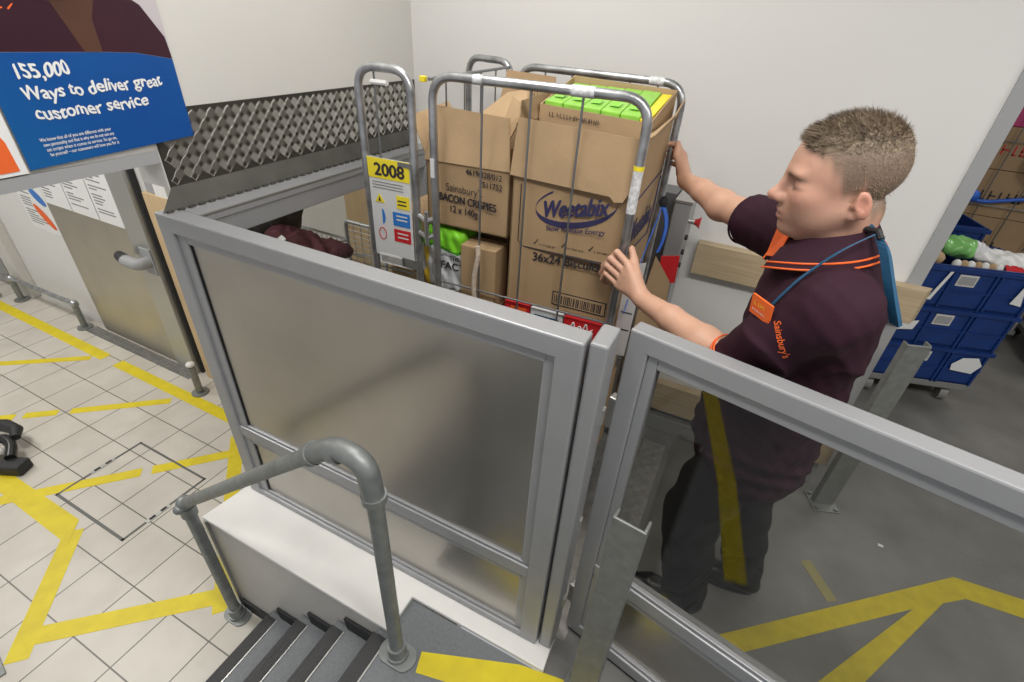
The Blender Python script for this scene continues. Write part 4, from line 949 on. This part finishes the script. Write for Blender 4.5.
def skincol(Vt):
    n = len(Vt); h = hloc(Vt); c = np.tile([.56, .325, .225], (n, 1))
    head = (h[:, 2] > -.12) & (np.abs(h[:, 0]) < .16) & (np.abs(h[:, 1]) < .1)
    ns = .5+.5*np.sin(Vt[:, 0]*37+Vt[:, 2]*51)*np.sin(Vt[:, 1]*43+1)
    c *= (1+.05*(ns-.5))[:, None]
    def blend(w, col):
        w = np.clip(w, 0, 1)[:, None]; c[:] = c*(1-w)+np.array(col)*w
    g = lambda ce, s: np.exp(-(((h-np.array(ce))/np.array(s))**2).sum(1))*head
    blend(head*.6, (.53, .285, .205))
    for s_ in (1, -1):
        blend(.45*g((.075, s_*.048, -.010), (.03, .022, .02)), (.50, .19, .14)); blend(.55*g((-.022, s_*.084, -.014), (.02, .012, .035)), (.50, .17, .12))
        blend(1.5*g((.094, s_*.026, .031), (.018, .017, .0048)), (.10, .062, .04)); blend(1.5*g((.080, s_*.047, .026), (.013, .012, .0052)), (.10, .062, .04)); blend(.8*g((.083, s_*.042, .016), (.016, .014, .0080)), (.27, .14, .10))      # brow hair, then eye socket shade put into the skin colour
        blend(1.6*g((.090, s_*.037, .0095), (.020, .019, .0026)), (.05, .03, .025))         # lash line
        blend(.35*g((.090, s_*.030, .020), (.014, .018, .012)), (.30, .14, .11))  # more of the socket's shade painted into the skin
    blend(.5*g((.122, 0, -.013), (.014, .014, .012)), (.52, .20, .15))
    st_ = head*(1/(1+np.exp((h[:, 2]+.026)/.009)))*(1/(1+np.exp(-(h[:, 0]+.005)/.012)))*(h[:, 2] > -.105)
    blend(.48*st_, (.26, .165, .12))                                                            # stubble
    blend(.9*g((.105, 0, -.0435), (.012, .020, .0045)), (.38, .14, .12)); blend(.9*g((.103, 0, -.0555), (.012, .018, .0058)), (.42, .16, .13))
    blend(1.2*g((.104, 0, -.0495), (.014, .022, .0014)), (.14, .05, .045))
    # cropped side and nape hair, growing lower behind the ear
    line = np.interp(h[:, 0], [-.10, -.045, -.030, -.018, -.004, .010, .028, .045, .060, .075], [-.045, -.045, -.02, .012, .004, -.002, .035, .056, .070, .074])+.004*np.sin(h[:, 0]*300)
    w = 1/(1+np.exp(-(h[:, 2]-line)/.008))*(h[:, 0] < .085)*head*(1/(1+np.exp((h[:, 0]-(.075))/.006)))
    blend(.93*w*(np.abs(h[:, 1]) < .0765+.1*(h[:, 2] > .02)), (.165, .120, .085))
    return c
skin = mat_attr('skin', .48, bump=.06, bscale=260, sss=.12)
bo, BV, BQ = B_.build('body', skin, pe, skincol)

# hair: short strands rooted on the scalp
hv = hloc(BV)
line = np.interp(hv[:, 0], [-.10, -.045, -.030, -.018, -.004, .010, .028, .045, .060, .075], [-.035, -.035, -.01, .020, .012, .006, .043, .062, .076, .080])
okv = np.where((hv[:, 2] > line) & (hv[:, 0] < .086-.25*np.maximum(0, .10-hv[:, 2])) & (hv[:, 2] > -.035) & ((np.abs(hv[:, 1]) < .0775)) & (hv[:, 0] > -.12))[0]
Hm = MB(); cen = np.array([-.002, 0, .043])
pick = rng.choice(okv, 19000); pick = pick[(hv[pick][:, 2] > .045) | (rng.random(len(pick)) < .35)]
hv_p = hv[pick]+rng.normal(0, .0016, (len(pick), 3)); nrm = (hv_p-cen)/np.array([.094, .075, .082])**2; nrm /= np.linalg.norm(nrm, axis=1)[:, None]
hair_v = []; hair_f = []
for i in range(len(pick)):
    p = hv_p[i]; n_ = nrm[i]; top = min(1, max(0, (p[2]-.072)/.045)); top = max(top, min(1, max(0, (p[2]-.05)/.05))*(p[0] > .055))
    L = .0022+.018*top**1.2; L *= rng.uniform(.7, 1.15)
    comb = np.array([.75, .0, .1])*top+np.array([-.05, 0, -.75])*(1-top)
    d1 = n_*(.55+.35*top)+comb*.6+rng.normal(0, .16, 3); d1 /= np.linalg.norm(d1); d2 = d1+comb*.45+rng.normal(0, .15, 3); d2 /= np.linalg.norm(d2)
    side = np.cross(d1, n_); ns_ = np.linalg.norm(side); side = side/ns_ if ns_ > 1e-3 else np.array([0, 1., 0]); w = .00055
    a = p-n_*.001; b = a+d1*L*.55; c = b+d2*L*.45
    k0 = len(hair_v); q = [a-side*w, a+side*w, b-side*w*.8, b+side*w*.8, c]
    hair_v += [tuple(HO+HS*(x@HA)) for x in q]; hair_f += [(k0, k0+1, k0+3, k0+2), (k0+2, k0+3, k0+4)]
# a close cap under the strands
F2 = Field(tuple(HO-.16), tuple(HO+.17), .004)
F2.ell(hp(-.002, 0, .050), (.0945, .0735, .0835), HA, k=0); F2.ell(hp(.040, 0, .066), (.046, .054, .038), HA, k=.02)
F2.cut(hp(.0, 0, .072), -u_+.0*f_, .3); F2.cut(hp(.080, 0, .08), f_-.35*u_, .3)
F2.disp(lambda X, Y, Z: .0012*np.sin(X*300+Y*190)*np.sin(Z*280+Y*240))
CV_, CQ = F2.mesh(); Hm.v = []; k0 = 0
Hm.add(CV_.tolist(), [tuple(int(x) for x in q) for q in CQ]); Hm.add(hair_v, hair_f); Hm.build('hair', 'hair', pe, smooth=True)

# polo shirt
S = Field((-.06, .88, .60), (.52, 1.66, 1.62), .0048)
S.ell((.208, 1.205, 1.36), (.138, .165, .165), k=.0); S.ell((.215, 1.24, 1.18), (.136, .165, .17), k=.08); S.ell((.222, 1.30, .99), (.138, .178, .18), k=.09)
S.ell((.225, 1.33, .84), (.145, .190, .16), k=.08); S.ell((.17, 1.32, .93), (.12, .14, .17), k=.06)
S.cone(NB+np.array([.005, -.02, -.035]), SHL+np.array([0, .015, -.012]), .072, .074, k=.06); S.cone(NB+np.array([0, .02, -.035]), SHR+np.array([0, -.01, -.012]), .072, .072, k=.06)
S.cone(NB+np.array([.022, 0, -.04]), NB+np.array([.004, 0, .012]), .088, .074, k=.04)
for S0, E0 in ((SHL, ELL), (SHR, ELR)):
    S.cone(S0, mid(S0, E0, 1.2)+np.array([0, 0, -.010]), .076, .066, k=.035)
def fold(X, Y, Z):
    rdg = lambda t: 1-2*np.abs(np.sin(t))**.7
    d = .0045*np.sin(38*Z+14*np.sin(9*X)+10*Y)*np.exp(-((Z-1.08)/.16)**2)-.0070*rdg(24*(X*.75+Z*.66)+2.2*np.sin(14*Y+9*Z))*np.exp(-((Y-1.02)/.09)**2-((Z-1.33)/.13)**2)
    d += -.0055*rdg(20*(Z-.5*X)+1.5*np.sin(18*X))*np.exp(-((X-.26)/.12)**2-((Z-1.28)/.15)**2)
    d += .004*np.sin(50*Y+9*np.sin(14*Z))*np.exp(-((Z-.86)/.14)**2)+.003*np.sin(30*X-44*Z+18*Y)
    return d+.0012*np.sin(120*X+60*Z)*np.sin(95*Y+70*Z)
S.disp(fold)
for S0, E0 in ((SHL, ELL), (SHR, ELR)):
    dd = (E0-S0)/np.linalg.norm(E0-S0); S.cut(mid(S0, E0, 1.0 if S0 is SHL else .84)+np.array([0, 0, -.005]), dd, .15 if S0 is SHL else .19)
S.cut((.23, 1.32, .735), (0, 0, -1), .6)
# neckline
S.cone(NB+np.array([-.004, 0, -.035]), hp(-.018, 0, -.03), .062, .066, k=.008, op='s')
S.cut(NB+np.array([0, 0, .018]), (-.42, 0, 1), .13)
so, SV, SQ = S.build('polo_shirt', 'shirt', pe, smooth_it=2)
# sleeve hems in orange piping
def ring(c, d, r1, w, t, m, nm, par, ax=None, sc=(1, 1)):
    c = V(c); d = V(d).normalized(); a = d.cross(V((0, 0, 1))).normalized(); b = d.cross(a)
    mb = MB(); n = 36
    mb.tube([c+(a*math.cos(2*math.pi*k/n)*sc[0]+b*math.sin(2*math.pi*k/n)*sc[1])*r1 for k in range(n+1)], w, 6); return mb.build(nm, m, par, smooth=True)
for S0, E0, r0 in ((SHL, ELL, .0675), (SHR, ELR, .069)):
    dd = (E0-S0)/np.linalg.norm(E0-S0); cc = mid(S0, E0, 1.0 if S0 is SHL else .84)+dd*.0+np.array([0, 0, -.009])
    
    if S0 is SHL: ring(cc-dd*.004, dd, r0, .0028, 0, 'orange', 'sleeve_piping', so); ring(cc-dd*.014, dd, r0+.0012, .0020, 0, 'orange', 'sleeve_piping', so)
    ring(cc+dd*.0, dd, r0-.002, .003, 0, 'shirt', 'sleeve_hem', so)
# collar: folded band round the neck with orange piping
def collar_curve(t, rr, dz, droop):
    th = math.radians(-205+t*410)     # 0 = back of neck (+x); runs round to the front (-x)
    x = math.cos(th)*rr[0]; y = math.sin(th)*rr[1]
    return V(NB.tolist())+V((x-.004, y, dz+.016*math.cos(th)-droop*(abs(t-.5)*2)**3))
cm = MB(); nC = 48; rows = []
for (rr, dz, dr_) in (((.066, .069), .050, .062), ((.071, .074), .056, .062), ((.084, .092), .040, .066), ((.105, .122), .006, .088), ((.100, .116), .003, .088), ((.070, .073), .036, .07)):
    rows.append([collar_curve(.09+.82*i/nC, rr, dz, dr_) for i in range(nC+1)])
vs = [p for r_ in rows for p in r_]; fs = []
for j in range(len(rows)):
    for i in range(nC): a = j*(nC+1)+i; b = ((j+1) % len(rows))*(nC+1)+i; fs.append((a, a+1, b+1, b))
for e in (0, nC): fs.append(tuple(j*(nC+1)+e for j in range(len(rows))))
cm.add(vs, fs); col_ = cm.build('collar', 'shirt', so, smooth=True)
for off_ in (0, .010):
    t_ = [V(p)+V((0, 0, 0)) for p in (rows[3] if off_ == 0 else [mid(np.array(a), np.array(b), .28) for a, b in zip(rows[3], rows[2])])]
    MB().tube([p+(p-V(NB.tolist())).normalized()*.001 for p in t_], .0022, 6).build('collar_piping', 'orange', so, smooth=True)
# open placket showing orange facing
fr_ = V(NB.tolist())+V((-.085, .015, .005))
MB().slab([fr_+V((.0, -.014, -.045)), fr_+V((-.022, -.004, -.050)), fr_+V((-.018, .012, .012)), fr_+V((.012, .010, .028)), fr_+V((.010, -.006, .010))], .006).build('placket_facing', 'orange', so, bev=.002)
# waist edge
# trousers
T_ = Field((-.06, 1.12, .02), (.56, 1.66, 1.0), .0052)
HPL = np.array([.19, 1.27, .90]); HPR = np.array([.235, 1.41, .90]); KL = np.array([.135, 1.285, .49]); KR = np.array([.30, 1.445, .49]); AL = np.array([.205, 1.285, .10]); AR = np.array([.40, 1.475, .10])
T_.ell((.21, 1.335, .90), (.125, .165, .10), k=0); T_.ell((.22, 1.335, .80), (.13, .165, .12), k=.05)
for H_, K_, A_ in ((HPL, KL, AL), (HPR, KR, AR)):
    T_.chain([H_+np.array([0, 0, -.08]), mid(H_, K_, .6), K_, mid(K_, A_, .45), A_], [.108, .098, .092, .086, .080] if H_ is HPL else [.105, .092, .084, .078, .072], k=.03)
T_.disp(lambda X, Y, Z: .004*np.sin(70*Z+20*np.sin(12*X)+9*Y)*np.exp(-((Z-.18)/.14)**2)+.0035*np.sin(22*X+40*Z+20*Y)+.0025*np.sin(60*X-30*Z))
for A_ in (AL, AR):
    T_.cone(A_-np.array([0, 0, .14]), A_-np.array([0, 0, .035]), .062, .060, k=.004, op='s'); T_.cut(A_-np.array([0, 0, .058]), (0, 0, -1), .12)
T_.build('trousers', 'trous', pe, smooth_it=2)
for A_, tl in ((AL, 1.), (AR, 1.)):
    lo = np.array([A_[0]-.24, A_[1]-.08, -.002]); hi = np.array([A_[0]+.12, A_[1]+.08, .17]); Sh = Field(lo, hi, .004)
    Sh.cone((A_[0]+.045, A_[1], .048), (A_[0]-.01, A_[1], .055), .040, .042, k=.02); Sh.cone((A_[0]-.02, A_[1], .048), (A_[0]-.12, A_[1]-.004, .038), .044, .042, k=.03)
    Sh.cone((A_[0]-.12, A_[1]-.004, .038), (A_[0]-.168, A_[1]-.002, .030), .042, .030, k=.02); Sh.cone((A_[0]+.02, A_[1], .07), (A_[0]+.015, A_[1], .14), .042, .040, k=.02)
    Sh.cut((A_[0]-.05, A_[1], .0), (0, 0, -1), .4); sho, _, _ = Sh.build('shoe', 'shoe', pe)
    sl_ = MB(); n = 28
    sl_.prism([(A_[0]-.062+.135*math.cos(2*math.pi*k/n)*(1.0), A_[1]-.002+(.044-.004*math.cos(2*math.pi*k/n))*math.sin(2*math.pi*k/n)) for k in range(n)], .0008, .016); sl_.build('sole', 'black', sho)
    lc = MB()
    for k in range(4): x = A_[0]-.045-.02*k; z = .098-.010*k; lc.tube([(x, A_[1]-.022, z-.008), (x, A_[1], z), (x, A_[1]+.022, z-.008)], .002, 5)
    lc.build('laces', 'black', sho)
# lanyard: ribbon round the neck, wide fold at the back, badge at the front
la = ribbon(fillet([V(p) for p in ((.222, 1.085, 1.594), (.178, 1.048, 1.568), (.132, 1.030, 1.508), (.108, 1.038, 1.448), (.092, 1.04, 1.40))], .03), .013, .002, V((.5, -.3, .6)).normalized())
lo_ = la.build('lanyard', 'lany', pe, smooth=True)
ribbon(fillet([V(p) for p in ((.218, 1.13, 1.602), (.245, 1.085, 1.585), (.283, 1.055, 1.51), (.308, 1.05, 1.465), (.316, 1.052, 1.450))], .03), .019, .009, V((.75, -.65, .0)).normalized()).build('hanging_fold', 'lany', lo_, smooth=True)
MB().tube([V((.215, 1.12, 1.595)), V((.232, 1.10, 1.600)), V((.240, 1.09, 1.590))], .0058, 8).build('clasp', 'black', lo_, smooth=True)
bx = V((.088, 1.030, 1.425)); bu = V((.65, -.75, .0)).normalized(); bvv = V((-.10, -.10, .98)).normalized()
bd = MB().slab([bx-bu*.030-bvv*.022, bx+bu*.030-bvv*.022, bx+bu*.030+bvv*.022, bx-bu*.030+bvv*.022], .004).build('badge', 'orange', pe)

marks_(bx-bu*.020+bvv*.002+bu.cross(bvv)*.0045, bu, bvv, .03, .009, bd, 2, 'yel'); marks_(bx-bu*.022-bvv*.012+bu.cross(bvv)*.0045, bu, bvv, .04, .005, bd, 3, 'paper')
# orange embroidery on the near sleeve, laid onto the cloth
from mathutils.bvhtree import BVHTree
bvh = BVHTree.FromPolygons([V(v) for v in SV.tolist()], [tuple(q) for q in SQ.tolist()])
eo = text("Sainsbury's", .020, (.098, .90, 1.445), (.50, -.05, -.86), (.86, -.10, .50), 'orange', 'sleeve_lettering', so, bold=.0003, width=.080)
o3_ = ORG[so.name]
for v in eo.data.vertices:
    w_ = v.co+o3_; hit = bvh.ray_cast(w_, V((.15, .95, -.25)).normalized(), .3)
    if hit[0] is not None: v.co = hit[0]-o3_+hit[1]*.0012*(1 if hit[1].y < 0 else -1)

# ================================================================== background right
def crate(z, label, ang, c0, m='bluec'):
    R = Matrix.Rotation(ang, 3, 'Z'); c = V((c0[0], c0[1], z)); t = thing('stacking_crate', c, label, 'crate')
    W, D, Hh, th = .30, .20, .245, .012
    def bb(lo, hi, nm, mm=m, par=t, bev=0): return MB().add([c+R@V((x, y, zz)) for zz in (lo[2], hi[2]) for x, y in ((lo[0], lo[1]), (hi[0], lo[1]), (hi[0], hi[1]), (lo[0], hi[1]))], [(0,3,2,1),(4,5,6,7),(0,1,5,4),(1,2,6,5),(2,3,7,6),(3,0,4,7)]).build(nm, mm, par, bev=bev)
    mb = MB()
    def ad(lo, hi): mb.add([c+R@V((x, y, zz)) for zz in (lo[2], hi[2]) for x, y in ((lo[0], lo[1]), (hi[0], lo[1]), (hi[0], hi[1]), (lo[0], hi[1]))], [(0,3,2,1),(4,5,6,7),(0,1,5,4),(1,2,6,5),(2,3,7,6),(3,0,4,7)])
    ad((-W, -D, 0), (W, D, .012)); ad((-W, -D, 0), (W, -D+th, Hh)); ad((-W, D-th, 0), (W, D, Hh)); ad((-W, -D, 0), (-W+th, D, Hh)); ad((W-th, -D, 0), (W, D, Hh))
    mb.build('shell', m, t)
    bb((-W-.014, -D-.014, Hh-.03), (W+.014, -D, Hh-.006), 'rim'); bb((-W-.014, D, Hh-.03), (W+.014, D+.014, Hh-.006), 'rim'); bb((W, -D, Hh-.03), (W+.014, D, Hh-.006), 'rim'); bb((-W-.014, -D, Hh-.03), (-W, D, Hh-.006), 'rim')
    bb((-W, -D-.007, Hh*.40), (W, -D, Hh*.44), 'ledge')
    for x in (-W*.95, -W*.45, W*.25, W*.33, W*.95): bb((x-.006, -D-.010, .0), (x+.006, -D, Hh-.03), 'rib')
    lb = bb((-.105, -D-.004, Hh*.55), (-.01, -D, Hh*.82), 'label_holder', 'plinth'); bb((-.097, -D-.006, Hh*.59), (-.018, -D-.004, Hh*.78), 'label_print', 'grey', lb)
    bb((-.11, -D-.003, Hh*.88), (-.0, -D, Hh*.96), 'hand_slot', 'black')
    return t, c, R
cp_ = (1.19, 3.53)
dl = thing('crate_dolly', (cp_[0], cp_[1], 0), 'low grey dolly on castors carrying the stack of blue crates', 'dolly')
MB().box((cp_[0]-.30, cp_[1]-.20, .11), (cp_[0]+.30, cp_[1]+.20, .155), Matrix.Rotation(.29, 3, 'Z'), (cp_[0], cp_[1], .1)).build('deck', 'greyd', dl, bev=.006)
for sx in (-1, 1):
    for sy in (-1, 1):
        q = Matrix.Rotation(.29, 3, 'Z')@V((sx*.22, sy*.14, 0))+V((cp_[0], cp_[1], 0))
        MB().cyl(q+V((-.02, 0, .05)), q+V((.02, 0, .05)), .05, 18).build('castor', 'greyd', dl, smooth=True); MB().cyl(q+V((0, 0, .08)), q+V((0, 0, .11)), .03).build('swivel', 'galv', dl)
crs = []
for i, lab in enumerate(('lowest blue stacking crate of the stack beside the wall end', 'middle blue stacking crate of the stack beside the wall end', 'top blue stacking crate holding bags beside the wall end')):
    crs.append(crate(.157+.247*i, lab, .29, cp_))
def scrap(t, c, R, pts, nm='torn_paper'):
    MB().slab([c+R@V((x, -.212, z)) for x, z in pts], .002).build(nm, 'paper', t)
scrap(*crs[0], [(.13, .10), (.25, .09), (.28, .15), (.24, .20), (.16, .19), (.12, .14)]); scrap(*crs[1], [(-.27, .08), (-.19, .09), (-.18, .15), (-.23, .14), (-.25, .19)]); scrap(*crs[2], [(.20, .07), (.26, .06), (.24, .13), (.27, .17), (.22, .18), (.21, .12)])
scrap(*crs[2], [(-.21, .04), (-.19, .04), (-.15, .22), (-.165, .22)], 'tape_strip')
# bags in the top crate
zt = .157+.247*3
def blob(nm, c, r, label, cat, m, amp=.008, A=None, par=None, colfn=None, k2=60):
    c = np.array(c, float); r = np.array(r, float); F = Field(c-r-.03, c+r+.03, max(.005, min(r)/9))
    F.ell(c, r, A, k=0); F.disp(lambda X, Y, Z: amp*np.sin(X*k2+Z*30)*np.sin(Y*k2*.8+X*20)+amp*.4*np.sin(X*k2*2.2-Z*70+Y*50)); o, _, _ = F.build(nm, m, par, colfn)
    if not par: tag(o, label, cat)
    return o
RC = Matrix.Rotation(.29, 3, 'Z')
def cq(x, y, z): q = RC@V((x, y, 0)); return (cp_[0]+q.x, cp_[1]+q.y, z)
blob('salad_bag', cq(-.02, .03, zt+.03), (.12, .09, .055), 'green and white plastic salad bag on top of the highest blue crate', 'bag', mat_attr('film', .25, bump=.05), .008, colfn=lambda Vt: np.where(((Vt[:, 0] < cp_[0]+.02)[:, None]), [.22, .55, .16], [.7, .72, .72]))
blob('white_bag', cq(.18, -.05, zt+.01), (.19, .10, .035), 'crumpled white plastic bag with a red stripe on the right of the highest blue crate', 'bag', 'paper', .010)
blob('bread_pack', cq(-.21, -.08, zt-.005), (.06, .06, .04), 'small cream pack at the left corner of the highest blue crate', 'pack', 'cardl', .004)
for i in range(7):
    q = cq(-.12+i*.035, -.15, zt-.01); tag(MB().ball(q, .022, 12, (1, 1, 1.3)).build('small_tub', 'cardl' if i % 2 else 'paper', smooth=True), 'small cream tub in the row along the front rim of the top blue crate', 'tub', 'tubs along the crate rim')
tag(MB().slab([cq(.12, -.175, zt-.02), cq(.33, -.175, zt-.02), cq(.33, -.14, zt+.012), cq(.12, -.14, zt+.012)], .004).build('red_packet', 'red'), 'flat red packet on the front rim of the top blue crate', 'packet')
cr4 = crate(.70, 'dark blue crate standing behind the stack, against the wall end', .25, (1.05, 4.12)); 
tag(closed_box('carton_box', 0, .01, 0, .01, -1, -.99, 'x') if False else MB().box((.80, 3.92, .0), (1.35, 4.32, .698)).build('carton_box', 'cardd', bev=.004), 'brown carton carrying the dark blue crate behind the stack', 'box')

# second loaded cage behind
rb = thing('roll_cage', (1.75, 4.65, 0), 'second loaded roll cage standing behind the blue crates', 'roll cage')
def lp2(pts, r=.0135, rf=.08, nm='frame'): return MB().tube(fillet(pts, rf, 6), r, 10).build(nm, 'galvw', rb, smooth=True)
lp2([(1.22, 4.40, .17), (1.22, 4.40, 1.72), (1.98, 4.40, 1.72), (1.98, 4.40, .17)]); lp2([(1.22, 5.05, .17), (1.22, 5.05, 1.72), (1.98, 5.05, 1.72), (1.98, 5.05, .17)])
for a in (1.40, 1.58, 1.76): MB().tube([(a, 4.395, .2), (a, 4.395, 1.71)], .0036, 6).build('wire', 'wire', rb)
for z in (.25, .6, 1.0, 1.4): MB().tube([(1.22, 4.395, z), (1.98, 4.395, z)], .0036, 6).build('wire', 'wire', rb)
for y in range(6): MB().tube([(1.215, 4.45+y*.11, .2), (1.215, 4.45+y*.11, 1.71)], .0034, 6).build('wire', 'wire', rb)
MB().box((1.21, 4.38, .15), (2.0, 5.06, .18)).build('base', 'galv', rb)
for x, y in ((1.28, 4.45), (1.92, 4.45), (1.28, 4.98), (1.92, 4.98)): MB().cyl((x-.018, y, .06), (x+.018, y, .06), .06, 18).build('castor', 'black', rb, smooth=True); MB().box((x-.03, y-.02, .11), (x+.03, y+.02, .15)).build('fork', 'galv', rb)
z = .182
for i, (h, m, w, t_) in enumerate(((.40, 'cardd', 'CRISPS', 'lowest brown carton in the second roll cage'), (.34, 'card', 'WHOLE', 'second carton up in the second roll cage'), (.30, 'card', 'OATS 12', 'third carton up in the second roll cage'), (.26, 'card', 'SNACKS', 'fourth carton up in the second roll cage, with red lettering'), (.16, 'pink', '', 'pink carton on top of the second roll cage load'))):
    o = MB().box((1.25, 4.43, z), (1.95, 5.0, z+h-.003)).build('carton_box', m, bev=.004); tag(o, t_, 'box')
    if w: marks_(V((1.30, 4.4285, z+h*.35)), V((1, 0, 0)), V((0, 0, 1)), .30, .06, o, i, 'red' if i == 3 else 'ink'); marks_(V((1.2485, 4.95, z+h*.35)), V((0, -1, 0)), V((0, 0, 1)), .35, .06, o, i+9, 'red' if i == 3 else 'ink')
    z += h
tag(MB().tube(fillet([(1.225, 4.38, 1.05), (1.40, 4.375, 1.02), (1.62, 4.375, 1.08), (1.99, 4.38, 1.05)], .05), .012, 8).build('blue_strap', 'strapb', smooth=True), 'blue strap across the front of the second roll cage', 'strap')
tag(MB().ball((1.32, 4.33, 1.06), .04, 12).build('strap_knot', 'strapb', smooth=True), 'blue strap knot at the left post of the second roll cage', 'strap')
blob('plastic_bag', (1.62, 4.33, 1.30), (.10, .06, .10), 'white and green plastic bag hanging on the front of the second roll cage', 'bag', 'bagw', .01)
st_ = MB()
cols = ['red', 'yel', 'paper', 'sblue', 'orange', 'pink']
ct = thing('card_display', (1.205, 4.37, 1.1), 'strip of small coloured cards clipped to the left post of the second roll cage', 'cards')
for i in range(9): MB().box((1.19, 4.365, 1.20+i*.055), (1.235, 4.378, 1.245+i*.055)).build('card', cols[(i*2+1) % 6], ct)
# third cage at the right, only its castor and frame show
rc3 = thing('roll_cage', (2.45, 4.4, 0), 'third roll cage at the right edge with a black castor on the concrete', 'roll cage')
MB().tube(fillet([(2.12, 4.18, .16), (2.12, 4.18, 1.7), (2.8, 4.18, 1.7), (2.8, 4.18, .16)], .08), .014, 10).build('frame', 'galvw', rc3, smooth=True)
MB().box((2.10, 4.16, .13), (2.82, 4.85, .16)).build('base', 'greyd', rc3)
for x, y in ((2.18, 4.24), (2.75, 4.24), (2.18, 4.8), (2.75, 4.8)): MB().cyl((x-.02, y, .055), (x+.02, y, .055), .055, 18).build('castor', 'black', rc3, smooth=True); MB().box((x-.03, y-.025, .10), (x+.03, y+.025, .13)).build('fork', 'galv', rc3)
tag(MB().box((2.14, 4.2, .162), (2.78, 4.82, .9)).build('carton_box', 'cardd', bev=.004), 'brown carton in the third roll cage at the right edge', 'box')

# ================================================================== light, world, camera
def alight(name, x, y, sx, sy, power, z=2.96, col=(1, .97, .92)):
    L = bpy.data.lights.new(name, 'AREA'); L.shape = 'RECTANGLE'; L.size = sx; L.size_y = sy; L.energy = power; L.color = col
    o = bpy.data.objects.new(name, L); o.location = (x, y, z); COL.objects.link(o); return o
for lx, ly, sx_, sy_, pw in ((.6, .2, 1.5, .3, 46), (-1.0, 1.0, .3, 1.5, 26), (-3.4, .3, 1.5, .5, 54), (-6.0, .5, 1.5, .5, 50), (2.4, 1.0, .3, 1.5, 40), (2.4, 4.6, 1.5, .3, 26)):
    alight('ceiling_lamp', lx, ly, sx_, sy_, pw, col=(1, .975, .94))
w = bpy.data.worlds.new('world'); sc.world = w; w.use_nodes = True
w.node_tree.nodes['Background'].inputs[0].default_value = (.80, .82, .85, 1); w.node_tree.nodes['Background'].inputs[1].default_value = .55

cam = bpy.data.cameras.new('camera'); co = bpy.data.objects.new('camera', cam); COL.objects.link(co); sc.camera = co
cam.sensor_width = 36; cam.lens = 494/1024*36; cam.clip_start = .02
Zc = -np.array([463-512., 1087-341., 494.]); Zc /= np.linalg.norm(Zc)
Yc = np.array([803-512., 33-341., 494.]); Yc /= np.linalg.norm(Yc); Yc = Yc-Zc*Yc.dot(Zc); Yc /= np.linalg.norm(Yc); Xc = np.cross(Yc, Zc)
Rw = np.array([Xc, Yc, Zc])    # world = Rw @ (right, down, forward)
co.matrix_world = Matrix(((Rw[0, 0], -Rw[0, 1], -Rw[0, 2], 0), (Rw[1, 0], -Rw[1, 1], -Rw[1, 2], 0), (Rw[2, 0], -Rw[2, 1], -Rw[2, 2], 1.9), (0, 0, 0, 1)))
vs_ = sc.view_settings; vs_.view_transform = 'Standard'; vs_.look = 'None'; vs_.gamma = 1; vs_.exposure = 0; vs_.use_curve_mapping = False
sc.cycles.use_denoising = True; sc.cycles.max_bounces = 10; sc.cycles.transparent_max_bounces = 12
